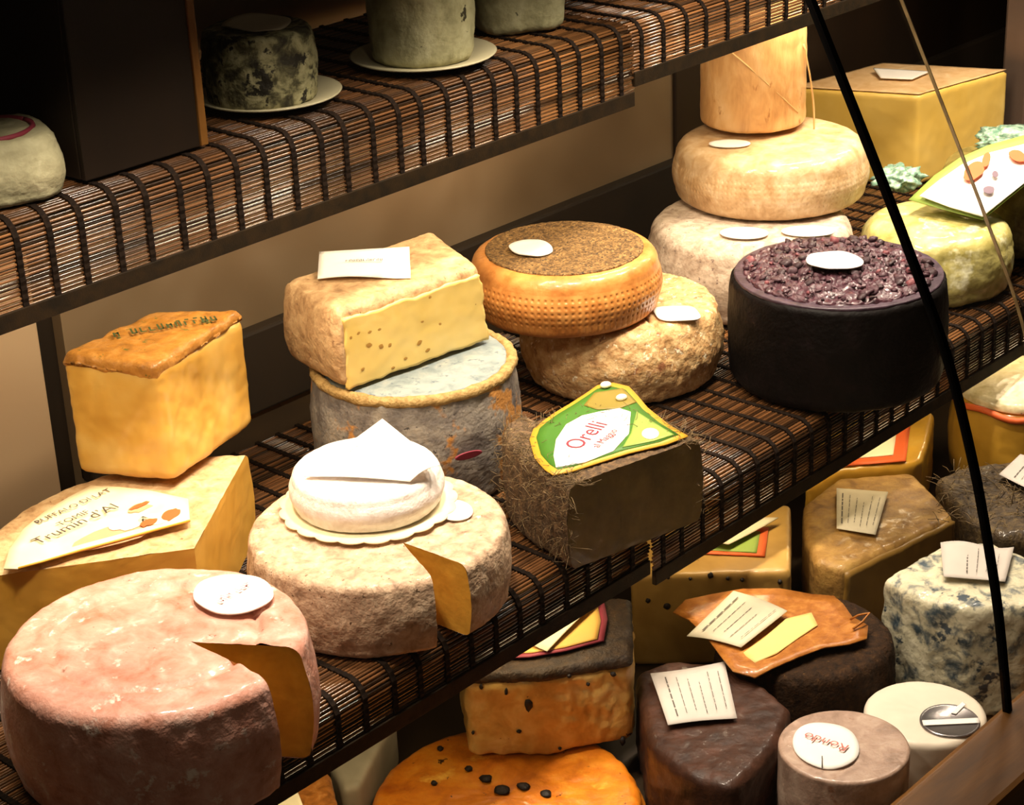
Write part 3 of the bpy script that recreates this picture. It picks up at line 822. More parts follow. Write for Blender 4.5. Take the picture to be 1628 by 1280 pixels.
# hay stalks
rnd = random.Random(5); tubes = []
for k in range(1300):
    th = th0 + PI * rnd.uniform(-0.02, 1.02); rr = RH(min(max(th, th0), th0 + PI))
    if rnd.random() < 0.45:
        q = math.sqrt(rnd.uniform(0.55, 1)); p = Vector((ap.x + math.cos(th) * rr * q, ap.y + math.sin(th) * rr * q, ZT + 0.0835)); dd = Vector((rnd.gauss(0, 1), rnd.gauss(0, 1), rnd.uniform(0, 0.3)))
    else:
        p = Vector((ap.x + math.cos(th) * (rr + 0.001), ap.y + math.sin(th) * (rr + 0.001), ZT + rnd.uniform(0.01, 0.08))); dd = Vector((rnd.gauss(0, 0.7) + math.cos(th) * 0.3, rnd.gauss(0, 0.7) + math.sin(th) * 0.3, rnd.gauss(0, 0.9)))
    dd.normalize(); L = rnd.uniform(0.006, 0.02); bend = Vector((rnd.gauss(0, 1), rnd.gauss(0, 1), rnd.gauss(0, 1))) * 0.002
    tubes.append(tube([p, p + dd * L * 0.5 + bend, p + dd * L], 0.00028, 3))
hs = part('hay_stalks', join(tubes), mat('hay_stalk', [(0.3, '#4a3a22'), (0.6, '#7a6340'), (0.8, '#a08a60')], 90, 3, 0.7, 0), t, label='fine dry hay stalks'); hs['kind'] = 'stuff'
# green label
zl = 0.0885
LP = [(842, 700), (848, 684), (862, 672), (880, 659), (905, 644), (930, 628), (950, 614), (975, 610), (1000, 616), (1015, 632), (1030, 650), (1060, 674), (1094, 695), (1060, 708), (1000, 722), (950, 738), (910, 751), (880, 757), (866, 748), (850, 730)]
pts = [at(x, y, zl) for x, y in LP]; cc = sum(pts, Vector()) / len(pts)
def shrink(k, dz): return [cc + (p - cc) * k + Vector((0, 0, dz)) for p in pts]
lb = part('label', outline_sheet(pts, 0.0012), M['gold_ink'], t, label='green label with a gold border')
part('green_field', outline_sheet(shrink(0.90, 0.0009), 0.0008), M['green_ink'], lb)
W = [(884, 744), (880, 725), (884, 700), (900, 676), (925, 662), (955, 655), (985, 650), (1003, 656), (1000, 690), (975, 718), (930, 736)]
part('white_field', outline_sheet([at(x, y, zl + 0.0018) for x, y in W], 0.0008), M['paper'], lb)
W = [(1012, 655), (1045, 676), (1072, 692), (1040, 702), (990, 712), (1003, 690)]
part('pale_field', outline_sheet([at(x, y, zl + 0.0018) for x, y in W], 0.0008), M['pale_green'], lb)
W = [(945, 625), (990, 618), (1012, 640), (985, 650), (950, 652), (928, 645)]
part('gold_field', outline_sheet([at(x, y, zl + 0.0018) for x, y in W], 0.0006), flat('olive_gold_print', '#86742c', 0.5), lb)
part('emblem', outline_sheet([at(1034 + 14 * math.cos(i / 16 * 6.283), 690 + 9 * math.sin(i / 16 * 6.283), zl + 0.0026) for i in range(16)], 0.0006), M['cream_print'], lb)
ux = at(975, 660, zl) - at(905, 722, zl); uy = at(890, 690, zl) - at(950, 705, zl)
part('lettering', join([text('Orelli', at(932, 692, zl + 0.003), ux, uy, 0.026, 0.1), text('al Maggio', at(962, 697, zl + 0.003), ux, uy, 0.011)]), M['maroon_ink'], lb, False)
for k, (px, py, s) in enumerate([(963, 612, 0.0052), (988, 632, 0.0052)]):
    me = bpy.data.meshes.new('p'); bm = bmesh.new(); bmesh.ops.create_icosphere(bm, subdivisions=2, radius=1); bm.to_mesh(me); bm.free()
    pc = at(px, py, zl + 0.004)
    for v in me.vertices: v.co = pc + Vector((v.co.x * s * 1.2, v.co.y * s, v.co.z * s * 0.6))
    part('pin_head', me, M['cream_print'], t, label='cream pin head')

# --- purple-black grape cheese
mpb = mat('black_grape_rind', [(0.3, '#060403'), (0.55, '#0d0807'), (0.8, '#1a1011')], 18, 7, 0.6, 0.5, 80, spec=0.12, spots=[('#5a4a3e', 22, 0.70, 0.05)])
mpr = mat('purple_rim', [(0.3, '#2a1c24'), (0.6, '#463440'), (0.8, '#66525e')], 26, 6, 0.5, 0.4, 90, coat=0.2)
c = (0.699, 0.049); r = 0.1125
t = thing('grape_cheese', 'black-sided wheel heaped with purple grape skins', 'cheese', (c[0], c[1], ZT))
part('rind', rough(polar(c, circle_rim(c, r, c), 0, 2 * PI, ZT, profile(0.114, 0.007, 0.012, 0.003), 180, 16, full=True), 0.0018, 30, 20), mpb, t)
part('top_rim', rough(polar(c, circle_rim(c, 0.1085, c), 0, 2 * PI, ZT + 0.1125, profile(0.0035, 0.0015, 0.0008, 0, 3), 160, 14, full=True), 0.0008, 40, 21), mpr, t, label='purple-grey waxy top rim')
mgs = [mat('grape_skin_a', [(0.3, '#26121a'), (0.6, '#4c2a34'), (0.85, '#785058')], 60, 4, 0.4, 0.4, 200, coat=0.3),
       mat('grape_skin_b', [(0.3, '#1c0c12'), (0.6, '#381c24'), (0.85, '#5c363e')], 60, 4, 0.45, 0.4, 200, coat=0.25),
       mat('grape_skin_c', [(0.3, '#5c2830'), (0.6, '#84444a'), (0.85, '#a06a6c')], 60, 4, 0.4, 0.4, 200, coat=0.3)]
gm = []
for k in range(5):
    me = bpy.data.meshes.new('grape_skin'); bm = bmesh.new(); bmesh.ops.create_icosphere(bm, subdivisions=2, radius=1)
    for v in bm.verts:
        v.co *= 1 + 0.45 * noise.fractal(v.co * 1.6 + Vector((k * 7, 2, 5)), 1, 2, 2); v.co.z *= 0.62
    bm.to_mesh(me); bm.free(); me.polygons.foreach_set('use_smooth', [True] * len(me.polygons)); me.materials.append(mgs[(0, 0, 1, 1, 2)[k]]); gm.append(me)
part('grape_heap', rough(polar(c, circle_rim(c, 0.099, c), 0, 2 * PI, ZT + 0.1140, profile(0.004, 0.003, 0.0005, 0, 3), 240, 60, dome=0.007, full=True), 0.0062, 95, 22), mgs[0], t, label='crumbly purple grape skins')
rnd = random.Random(11)
for k in range(240):
    rr = 0.097 * math.sqrt((k + 0.5) / 240); th = k * 2.39996 + rnd.uniform(-0.5, 0.5)
    o = bpy.data.objects.new('grape_skin', gm[rnd.choice((0, 0, 0, 1, 1, 2, 2, 3, 3, 4))]); COL.objects.link(o); o.parent = t
    hgt = 0.0035 + 0.007 * (1 - (rr / 0.099) ** 2) + rnd.uniform(-0.001, 0.001)
    o.location = (rr * math.cos(th), rr * math.sin(th), 0.1155 + hgt)
    s = rnd.choice((0.0022, 0.003, 0.0042, 0.0062)) * rnd.uniform(0.8, 1.15); o.scale = (s, s * rnd.uniform(0.7, 1.1), s * rnd.uniform(0.7, 1.1)); o.rotation_euler = (rnd.uniform(-0.6, 0.6), rnd.uniform(-0.6, 0.6), rnd.uniform(0, 6.28))
part('label', oval(at(1327, 417, 0.134), RIGHT.xy.to_3d().normalized() * 0.0285, Vector((0.62, 0.78, 0)) * 0.0275, 0.0012, fold=0.003), M['paper'], t, label='white blank oval label')

# --- stacked pale wheels and the tall log behind them
mv1 = mat('grey_white_rind', [(0.25, '#84705e'), (0.42, '#b09c88'), (0.58, '#cfbda8'), (0.8, '#e6d9c8')], 30, 8, 0.65, 0.5, 90, spots=[('#7a6660', 60, 0.62, 0.06)])
c = (0.840, 0.262); r = 0.117
t = thing('round_cheese', 'grey-white wheel at the bottom of the pale stack behind the grape cheese', 'cheese', (c[0], c[1], ZT))
part('rind', rough(polar(c, circle_rim(c, r, c), 0, 2 * PI, ZT, profile(0.096, 0.020, 0.012, 0.006), 180, 20, full=True), 0.0018, 34, 23), mv1, t)
part('label', oval(at(1183, 371, 0.102), RIGHT.xy.to_3d().normalized() * 0.027, Vector((0.62, 0.78, 0)) * 0.021, 0.001), M['paper'], t, label='white oval label')
part('label', oval(at(1285, 368, 0.102), RIGHT.xy.to_3d().normalized() * 0.030, Vector((0.62, 0.78, 0)) * 0.019, 0.001), M['paper'], t, label='white oval label')
mv2 = mat('cream_basket_rind', [(0.28, '#a47e50'), (0.5, '#c6a478'), (0.75, '#dcc4a0')], 22, 6, 0.45, 0.3, 90, coat=0.35)
c = (0.915, 0.288); r = 0.113; z0 = 0.1025
t = thing('round_cheese', 'cream basket-marked wheel on top of the grey-white wheel', 'cheese', (c[0], c[1], z0))
part('rind', rough(polar(c, circle_rim(c, r, c), 0, 2 * PI, z0, profile(0.069, 0.020, 0.012, 0.004, 44), 720, 16, dome=0.001, full=True), 0.0007, 25, 24, basket(130, 0.0062, 0.0006, 0.008, 0.052)), mv2, t)
part('label', oval(at(1160, 229, 0.1735), RIGHT.xy.to_3d().normalized() * 0.024, Vector((0.62, 0.78, 0)) * 0.016, 0.001), M['paper'], t, label='pale oval label')
mlog = mat('waxy_log_rind', [(0.28, '#b58450'), (0.5, '#d6a76c'), (0.75, '#e9c591')], 18, 7, 0.45, 0.35, 90, coat=0.3, spots=[('#a97440', 30, 0.63, 0.07)], stretch=(1, 1, 0.4))
c = (0.943, 0.334); ZL = 0.1785
t = thing('cheese_log', 'tall waxy tan log standing on the cream wheel, tied with string', 'cheese', (c[0], c[1], ZL))
def taper(p, n):
    return -0.003 * ((p.z - ZL) / 0.19)
part('rind', rough(polar(c, circle_rim(c, 0.0635, c), 0, 2 * PI, ZL, profile(0.185, 0.02, 0.006, 0.001, 40), 100, 8, full=True), 0.0018, 22, 26, taper), mlog, t)
def on_log(px, py, off=0.0015):
    d0 = RIGHT * ((px - CX) / F) + DOWN * ((py - CY) / F) + FWD
    o2 = CAM.xy - Vector(c); dd = d0.xy; A_ = dd.dot(dd); B_ = 2 * dd.dot(o2); C_ = o2.dot(o2) - (0.0615 + off) ** 2
    D_ = max(0, B_ * B_ - 4 * A_ * C_); return CAM + d0 * ((-B_ - math.sqrt(D_)) / (2 * A_))
part('string', tube([on_log(1156 + k * 1.1, 78 + k * 0.9 + (k * 0.03) ** 2) for k in range(0, 108, 6)], 0.0011), M['string'], t, label='thin tan string running down the log')
part('string', tube([on_log(1277, 70), on_log(1277, 80) + RIGHT * 0.003] + [on_log(1277, y) + RIGHT * (0.002 + 0.011 * math.sin((y - 80) / 140 * PI * 0.62)) for y in range(90, 215, 10)], 0.0012), M['string'], t, label='loose tan string hanging beside the log')

# --- yellow block far right
zz = 0.13
A = at(1296, 142, zz); B = at(1462, 152, zz); Cc = at(1604, 112, zz)
u = (A - B); v = (Cc - B); Dd = B + u * 0.98 + v * 0.86
myb = mat('butter_yellow_paste', [(0.3, '#d8b04e'), (0.55, '#e4c064'), (0.8, '#f0d488')], 7, 4, 0.42, 0.1, 80, coat=0.3)
A2 = B + u * 1.25
t = thing('cheese_block', 'large butter-yellow block at the far right behind the glass seal', 'cheese', ((A.x + Cc.x) / 2, (A.y + Cc.y) / 2, ZT))
part('paste', block([A2.xy, B.xy, Cc.xy, (A2 + v).xy], ZT, zz, 0.004, 0.0034, None, 2, 0.0010, 14, 27), myb, t)
part('top_rind', rough(sheet([p_ * 0.972 + ((A2 + v + B) / 2) * 0.028 + Vector((0, 0, 0.0006)) for p_ in (A2, B, Cc, A2 + v)], 30, 24, None, 0.0012), 0.0006, 40, 2), mat('pale_tan_skin', [(0.3, '#c79c66'), (0.6, '#dcb888'), (0.8, '#eed9b4')], 20, 6, 0.5, 0.3, 80), t, label='thin tan top rind')
n1 = [at(1400, 126, zz + 0.004), at(1450, 128, zz + 0.004), at(1478, 116, zz + 0.004), at(1388, 114, zz + 0.004)]
single('paper_note', sheet(n1, 14, 8, lambda u, v: 0.001 + 0.003 * (1 - u) * v, 0.0015), M['paper'], 'small white paper slip on the far right yellow block', 'note', n1[0])

# --- wrapped pale wheel and the green-edged label wheel, right of the seal
mgr = mat('pale_green_rind', [(0.28, '#8f8440'), (0.5, '#bcb06a'), (0.75, '#ded8a0')], 14, 6, 0.4, 0.4, 60, coat=0.6, spots=[('#eeeac4', 12, 0.58, 0.12)])
c = (0.992, 0.104); r = 0.086
t = thing('wrapped_cheese', 'pale yellow-green film-wrapped wheel behind the grape cheese', 'cheese', (c[0], c[1], ZT))
part('rind', rough(polar(c, circle_rim(c, r, c), 0, 2 * PI, ZT, profile(0.082, 0.022, 0.012, 0.004), 130, 16, dome=0.004, full=True), 0.0030, 26, 30), mgr, t)
rnd = random.Random(3)
me = bpy.data.meshes.new('f'); bm = bmesh.new(); bmesh.ops.create_icosphere(bm, subdivisions=4, radius=1); bm.to_mesh(me); bm.free()
pc = at(1428, 290, 0.088)
for v in me.vertices:
    q = v.co.copy(); k = 1 + 0.55 * noise.fractal(q * 2.2, 1, 2, 4); v.co = pc + Vector((q.x * 0.026 * k, q.y * 0.026 * k, 0.006 + q.z * 0.013 * k))
mfoil = mat('crumpled_green_film', [(0.3, '#4f7a68'), (0.5, '#86a892'), (0.75, '#cfdccb')], 70, 5, 0.2, 0.4, 120, coat=0.6)
part('film_knot', me, mfoil, t, label='crumpled blue-green film knot')
c = (1.185, 0.112); r = 0.086
t = thing('wrapped_cheese', 'wheel at the right edge with a green-bordered picture label', 'cheese', (c[0], c[1], ZT))
part('rind', rough(polar(c, circle_rim(c, r, c), 0, 2 * PI, ZT, profile(0.105, 0.02, 0.012, 0.004), 130, 16, full=True), 0.0025, 30, 31), mat('olive_wrapped_rind', [(0.3, '#574a20'), (0.55, '#8a7a40'), (0.8, '#b0a468')], 16, 6, 0.4, 0.4, 60, coat=0.6), t)
# the label leans down the front of the wheel
def tilt(px, py, zlo=0.100, k=0.00042): return at(px, py, zlo + (345 - py) * k)
LBL = [(1462, 312), (1492, 288), (1530, 262), (1575, 243), (1628, 230), (1700, 218), (1740, 240), (1690, 268), (1628, 292), (1562, 345), (1510, 330)]
pts = [tilt(x, y) for x, y in LBL]
bpts = [tilt(x, y, 0.097) for x, y in [(1445, 318), (1485, 280), (1525, 252), (1570, 232), (1628, 216), (1705, 205), (1760, 236), (1690, 272), (1628, 296), (1562, 350), (1508, 336)]]
lb = part('label', outline_sheet(bpts, 0.001), M['pale_green'], t, label='picture label with a green border')
part('label_field', outline_sheet(pts, 0.001), M['paper'], lb)
cc0 = sum(pts, Vector()) / len(pts)
def tb(px, py, rx, ry, rot, seed):
    return outline_sheet([tilt(px + rx * math.cos(a) * (1 + 0.3 * noise.noise(Vector((a, seed, 0)))), py + ry * math.sin(a) + rot * rx * math.cos(a), 0.1025) for a in [i / 16 * 2 * PI for i in range(16)]], 0.0005)
part('picture', join([tb(1548, 272, 16, 14, -0.4, 1), tb(1568, 254, 7, 11, -0.6, 2), tb(1618, 248, 14, 9, 0.2, 3)]), M['orange_ink'], lb, False, 'orange-red flower picture')
part('picture', join([tb(1572, 302, 9, 6, 0, 4), tb(1582, 277, 5, 5, 0, 5)]), flat('grey_print', '#6d5866', 0.6), lb, False)
me = bpy.data.meshes.new('f'); bm = bmesh.new(); bmesh.ops.create_icosphere(bm, subdivisions=4, radius=1); bm.to_mesh(me); bm.free()
pc = at(1615, 222, 0.118)
for v in me.vertices:
    q = v.co.copy(); k = 1 + 0.5 * noise.fractal(q * 2.4 + Vector((3, 3, 3)), 1, 2, 4); v.co = pc + Vector((q.x * 0.045 * k, q.y * 0.045 * k, q.z * 0.012 * k))
part('film_knot', me, mfoil, t, label='crumpled green film along the rim')

# ------------------------------------------------------------------ cheeses on the upper shelf
ZU = 0.3922
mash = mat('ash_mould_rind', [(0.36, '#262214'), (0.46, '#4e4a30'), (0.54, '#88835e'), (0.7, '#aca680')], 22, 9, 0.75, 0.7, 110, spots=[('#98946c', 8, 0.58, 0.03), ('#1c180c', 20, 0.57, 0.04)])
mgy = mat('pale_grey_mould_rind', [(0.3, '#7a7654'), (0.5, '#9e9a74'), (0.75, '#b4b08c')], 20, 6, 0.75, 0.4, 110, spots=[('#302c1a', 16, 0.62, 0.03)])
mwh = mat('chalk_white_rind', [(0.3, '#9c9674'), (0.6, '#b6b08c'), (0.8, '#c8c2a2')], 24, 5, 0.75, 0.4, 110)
def plate(c, r, label):
    z = ZU + 0.0012
    me = lathe(c, [(0, z + 0.004), (r * 0.62, z + 0.004), (r * 0.7, z + 0.005), (r * 0.97, z + 0.008), (r, z + 0.0075), (r * 0.98, z + 0.006), (r * 0.72, z + 0.001), (r * 0.6, z), (0, z)], 64)
    return single('small_plate', me, M['porcelain'], label, 'plate', (c[0], c[1], z))
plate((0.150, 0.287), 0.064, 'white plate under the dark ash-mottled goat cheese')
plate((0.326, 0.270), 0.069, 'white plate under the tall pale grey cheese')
def top_cheese(name, label, c, r, h, m, z, pr, amp, seed, sq=None):
    t = thing(name, label, 'cheese', (c[0], c[1], z))
    part('rind', rough(polar(c, sq or circle_rim(c, r, c), 0, 2 * PI, z, pr, 130, 14, full=True), amp, 45, seed), m, t)
    return t
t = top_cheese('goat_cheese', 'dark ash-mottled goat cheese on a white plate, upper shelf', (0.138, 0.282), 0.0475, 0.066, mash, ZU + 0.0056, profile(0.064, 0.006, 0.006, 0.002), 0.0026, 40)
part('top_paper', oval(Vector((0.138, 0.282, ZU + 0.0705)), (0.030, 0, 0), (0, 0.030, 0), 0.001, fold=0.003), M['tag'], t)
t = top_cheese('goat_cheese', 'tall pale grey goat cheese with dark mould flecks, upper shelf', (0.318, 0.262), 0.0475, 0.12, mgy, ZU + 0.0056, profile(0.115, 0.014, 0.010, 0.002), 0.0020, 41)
def sqr(r, rot):
    def R(th):
        a = th + rot; return r * (abs(math.cos(a)) ** 4 + abs(math.sin(a)) ** 4) ** -0.25
    return R
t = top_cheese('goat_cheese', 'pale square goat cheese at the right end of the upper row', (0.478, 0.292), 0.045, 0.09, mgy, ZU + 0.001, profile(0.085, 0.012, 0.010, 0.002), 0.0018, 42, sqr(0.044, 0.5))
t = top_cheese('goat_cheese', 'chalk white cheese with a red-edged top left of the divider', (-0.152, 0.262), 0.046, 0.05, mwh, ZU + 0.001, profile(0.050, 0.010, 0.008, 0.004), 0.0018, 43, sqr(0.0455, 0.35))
part('red_ring', tube([(-0.152 + 0.033 * math.cos(a), 0.262 + 0.033 * math.sin(a), ZU + 0.0515) for a in [i / 40 * 2 * PI for i in range(41)]], 0.0022), M['maroon_ink'], t, label='dark red ring on the top')

# ------------------------------------------------------------------ cheeses on the lower deck
ZD = -0.2295
ORANGE_PITS = []
# orange wheel, lower left
mora = mat('bright_orange_rind', [(0.25, '#a85208'), (0.5, '#d67a14'), (0.75, '#e89a2c')], 16, 7, 0.45, 0.4, 70, coat=0.35, spots=[('#3a1a08', 26, 0.66, 0.03), ('#f0b040', 12, 0.6, 0.1)])
c = (0.101, -0.005); r = 0.121
t = thing('round_cheese', 'bright orange wheel with dark pits on the lower deck', 'cheese', (c[0], c[1], ZD))
part('rind', rough(polar(c, circle_rim(c, r, c), 0, 2 * PI, ZD, profile(0.041, 0.012, 0.008, 0.004), 160, 22, full=True), 0.0025, 34, 50), mora, t)
t_or = t
for k, (px, py, a) in enumerate([(772, 1238, 9), (798, 1256, 12), (832, 1250, 10), (745, 1222, 6), (700, 1190, 5), (690, 1245, 5), (868, 1262, 8)]):
    p_ = at(px, py, ZD + 0.0425)
    ORANGE_PITS.append((p_, a))
# truffle wedge on it
zb = -0.1865; zt = -0.097
pl = [Vector((0.122, 0.060)), Vector((0.168, 0.006)), Vector((0.240, -0.040)), Vector((0.325, 0.030)), Vector((0.270, 0.105)), Vector((0.180, 0.125))]
mtr = mat('truffle_paste', [(0.28, '#a87c34'), (0.5, '#c9a052'), (0.75, '#e2c27c')], 12, 6, 0.5, 0.4, 60, coat=0.25, spots=[('#1c0f08', 20, 0.68, 0.02)])
mdr = mat('dark_truffle_rind', [(0.3, '#1c120a'), (0.6, '#3c2a16'), (0.85, '#5c4424')], 50, 8, 0.65, 0.8, 120)
t = thing('cheese_wedge', 'cream wedge with black truffle specks and dark rind on the orange wheel', 'cheese', (0.21, 0.03, zb))
part('paste', block(pl, zb, zt - 0.006, 0.008, 0.003, None, 4, 0.0035, 26, 51), mtr, t)
part('top_rind', block(grow(pl, 1.02), zt - 0.010, zt + 0.001, 0.004, 0.0026, grow(pl, 0.98), 2, 0.0016, 50, 52), mdr, t, label='dark brown rind on top')
def on_plane(p0, p1, px, py, off):
    u_ = (Vector((p1[0], p1[1], 0)) - Vector((p0[0], p0[1], 0))).normalized(); n_ = Vector((u_.y, -u_.x, 0))
    if n_.dot(CAM - Vector((p0[0], p0[1], 0))) < 0: n_ = -n_
    d0 = RIGHT * ((px - CX) / F) + DOWN * ((py - CY) / F) + FWD
    return CAM + d0 * ((Vector((p0[0], p0[1], 0)) + n_ * off - CAM).dot(n_) / d0.dot(n_)), u_, n_
mbit = mat('black_bit', [(0.3, '#0c0604'), (0.7, '#22130a')], 60, 4, 0.6, 0.5, 150)
def bit(p, u_, n_, a, b, parent, seed, name):
    me = bpy.data.meshes.new(name); bm = bmesh.new(); bmesh.ops.create_icosphere(bm, subdivisions=2, radius=1); bm.to_mesh(me); bm.free()
    w_ = n_.cross(u_)
    for v in me.vertices:
        k = 1 + 0.35 * noise.noise(v.co * 1.5 + Vector((seed, 0, 0))); q = v.co * k
        v.co = p + u_ * q.x * a + w_ * q.y * b + n_ * q.z * 0.0022
    part(name, me, mbit, parent)
for k, (px, py, a, b) in enumerate([(805, 1100, 3, 6), (840, 1121, 7, 11), (765, 1092, 3, 5), (752, 1165, 3, 3), (825, 1163, 4, 3), (935, 1088, 3, 3), (890, 1190, 3, 2), (990, 1178, 5, 8), (975, 1072, 5, 4), (905, 1075, 4, 3)]):
    q = pl[0], pl[1]
    if px > 845: q = pl[1], pl[2]
    p_, u_, n_ = on_plane(q[0], q[1], px, py, 0.001)
    bit(p_, u_, n_, a * 0.00055, b * 0.0006, t, k, 'truffle_bit')
P0 = [(788, 1047), (850, 1010), (910, 968), (958, 945), (966, 985), (960, 1020), (900, 1036), (840, 1046)]
for k, (p_, a) in enumerate(ORANGE_PITS): bit(p_, Vector((1, 0, 0)), Vector((0, 0, 1)), a * 0.0006, a * 0.00065, t_or, k + 30, 'dark_pit')
lz = zt + 0.004
lb = part('label', outline_sheet([at(x, y, lz) for x, y in P0], 0.001), M['maroon_ink'], t, label='label with a dark red border')
part('label_field', outline_sheet([at(876 + (x - 876) * 0.88, 1002 + (y - 1002) * 0.84, lz + 0.0012) for x, y in P0], 0.0008), flat('ochre_print', '#d0a450', 0.6), lb)
n1 = [at(870, 1038, lz + 0.003), at(838, 1024, lz + 0.003), at(930, 958, lz + 0.006), at(952, 958, lz + 0.006)]
single('price_tag', sheet(n1, 10, 10, lambda u, v: 0.001 + 0.002 * math.sin(v * PI)), M['tag'], 'plain cream tag on the truffle wedge below the shelf edge', 'tag', n1[0])

# speckled cream block with red-edged label
zt = -0.122
Pc = [at(1002, 915, zt), at(1258, 908, zt), at(1258, 800, zt)]
mcb = mat('speckled_tan_paste', [(0.3, '#957034'), (0.55, '#b08a46'), (0.8, '#c8a662')], 10, 5, 0.5, 0.25, 70, coat=0.25, spots=[('#3c2a12', 30, 0.70, 0.02)])
t = thing('cheese_block', 'tan speckled block on the lower deck under the shelf corner', 'cheese', ((Pc[0].x + Pc[2].x) / 2, (Pc[0].y + Pc[2].y) / 2, ZD))
bq = Pc[0] + Pc[2] - Pc[1]
part('paste', block([Pc[0].xy, Pc[1].xy, Pc[2].xy, bq.xy], ZD, zt, 0.005, 0.003, None, 3, 0.0012, 20, 53), mcb, t)
for k, (px, py, a) in enumerate([(1030, 955, 5), (1060, 964, 7), (1062, 918, 4), (1097, 920, 3), (1130, 915, 6), (1157, 920, 4), (1180, 922, 4), (1240, 925, 5), (1220, 952, 4)]):
    p_, u_, n_ = on_plane(Pc[0].xy, Pc[1].xy, px, py, 0.0005)
    bit(p_, u_, n_, a * 0.0005, a * 0.00055, t, k + 60, 'dark_speck')
lb = part('label', outline_sheet([at(x, y, zt + 0.001) for x, y in [(1060, 878), (1216, 886), (1222, 840), (1120, 838)]], 0.001), M['orange_ink'], t, label='label with an orange-red edge')
part('label_field', outline_sheet([at(x, y, zt + 0.002) for x, y in [(1085, 873), (1203, 880), (1209, 846), (1125, 842)]], 0.0008), M['pale_green'], lb)
n1 = [at(1118, 866, zt + 0.005), at(1158, 874, zt + 0.004), at(1238, 826, zt + 0.007), at(1128, 826, zt + 0.01)]
single('price_tag', sheet(n1, 12, 10, lambda u, v: 0.002 + 0.004 * (1 - v) ** 2), M['tag'], 'curled cream tag on the tan speckled block below the mat corner', 'tag', n1[0])

# brown rinded piece with price tag
zt = -0.140
px = [(1276, 800), (1278, 850), (1296, 892), (1344, 904), (1519, 820), (1452, 748), (1330, 758)]
pl = [at(x, y, zt).xy for x, y in px]
mbr = mat('brown_tan_rind', [(0.28, '#6e4c22'), (0.5, '#99733a'), (0.75, '#b8924e')], 22, 8, 0.55, 0.5, 90, coat=0.2)
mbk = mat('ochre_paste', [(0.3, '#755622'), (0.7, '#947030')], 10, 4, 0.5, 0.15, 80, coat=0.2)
t = thing('cheese_wedge', 'brown-rinded wedge with a printed price tag on the lower deck', 'cheese', (0.67, -0.01, ZD))
part('rind', block(pl, ZD, zt, 0.008, 0.003, None, 4, 0.0016, 30, 54), mbr, t)
a_, b_ = at(1346, 906, zt), at(1517, 822, zt)
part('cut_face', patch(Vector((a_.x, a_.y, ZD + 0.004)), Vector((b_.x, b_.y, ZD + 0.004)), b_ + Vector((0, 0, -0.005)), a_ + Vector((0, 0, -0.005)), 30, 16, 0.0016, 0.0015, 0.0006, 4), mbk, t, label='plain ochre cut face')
def lines(n1, dz, n, m_, parent, u0=0.15, u1=0.85, w=0.0009, vert=False, z=0.0):
    ms = []
    for k in range(n):
        f = u0 + (u1 - u0) * (k + 0.5) / n; e0 = 0.12 + 0.1 * ((k * 7) % 3) / 3; e1 = 0.9 - 0.25 * ((k * 5) % 4) / 4
        def q(u, v): return (n1[0] * (1 - u) + n1[1] * u) * (1 - v) + (n1[3] * (1 - u) + n1[2] * u) * v + Vector((0, 0, dz))
        p0, p1 = (q(f, e0), q(f, e1)) if vert else (q(e0, f), q(e1, f))
        d_ = (p1 - p0).normalized(); s_ = Vector((-d_.y, d_.x, 0)) * w * (2.2 if k == 0 else 1.0)
        rr_ = random.Random(k * 13 + n); x_ = 0.0
        while x_ < 0.97:                      # words of uneven length
            y_ = min(1.0, x_ + rr_.uniform(0.06, 0.2)); a2, b2 = p0.lerp(p1, x_), p0.lerp(p1, y_)
            ms.append(mesh([a2 - s_, b2 - s_, b2 + s_, a2 + s_], [(0, 1, 2, 3)])); x_ = y_ + 0.035
    return part('printed_lines', join(ms), m_, parent, False)
n1 = [at(1330, 842, zt + 0.003), at(1392, 852, zt + 0.004), at(1412, 784, zt + 0.005), at(1330, 778, zt + 0.006)]
o_n = single('price_tag', sheet(n1, 12, 10, lambda u, v: 0.001), M['tag'], 'cream price tag with vertical printed lines on the brown-rinded wedge', 'tag', n1[0])
lines(n1, 0.0023, 6, M['ink_soft'], o_n, 0.05, 0.95, 0.0003, True)

# dark wheel with orange leaf label
mde = mat('dark_brown_crust', [(0.3, '#150c06'), (0.6, '#33200f'), (0.85, '#5a3e20')], 60, 9, 0.8, 0.9, 130, spec=0.15, spots=[('#6a4c28', 90, 0.66, 0.04)])
c = (0.428, -0.100); r = 0.084
t = thing('round_cheese', 'dark crusted wheel under the orange leaf-shaped label', 'cheese', (c[0], c[1], ZD))
part('rind', rough(polar(c, circle_rim(c, r, c), 0, 2 * PI, ZD, profile(0.092, 0.012, 0.01, 0.003), 150, 18, full=True), 0.0025, 55, 55), mde, t)
lz = ZD + 0.097
LP = [(1070, 976), (1090, 962), (1130, 950), (1180, 942), (1240, 941), (1290, 948), (1325, 956), (1340, 968), (1355, 985), (1380, 1000), (1378, 1022), (1350, 1030), (1310, 1036), (1270, 1050), (1230, 1068), (1200, 1082), (1165, 1074), (1145, 1050), (1120, 1015), (1095, 992)]
pts = [at(x, y, lz) for x, y in LP]
mol = mat('orange_foil_print', [(0.3, '#8a4e16'), (0.55, '#a86828'), (0.8, '#c68c46')], 40, 6, 0.4, 0.3, 120, coat=0.4)
lb = part('leaf_label', outline_sheet(pts, 0.0015, lambda p, k: 0.005 * k * k * (0.6 + noise.noise(p * 50))), mol, t, label='orange leaf-shaped foil label')
me = outline_sheet([at(x, y, lz + 0.003) for x, y in [(1200, 1055), (1180, 1040), (1215, 1015), (1250, 985), (1290, 975), (1300, 995), (1270, 1015), (1235, 1040)]], 0.001)
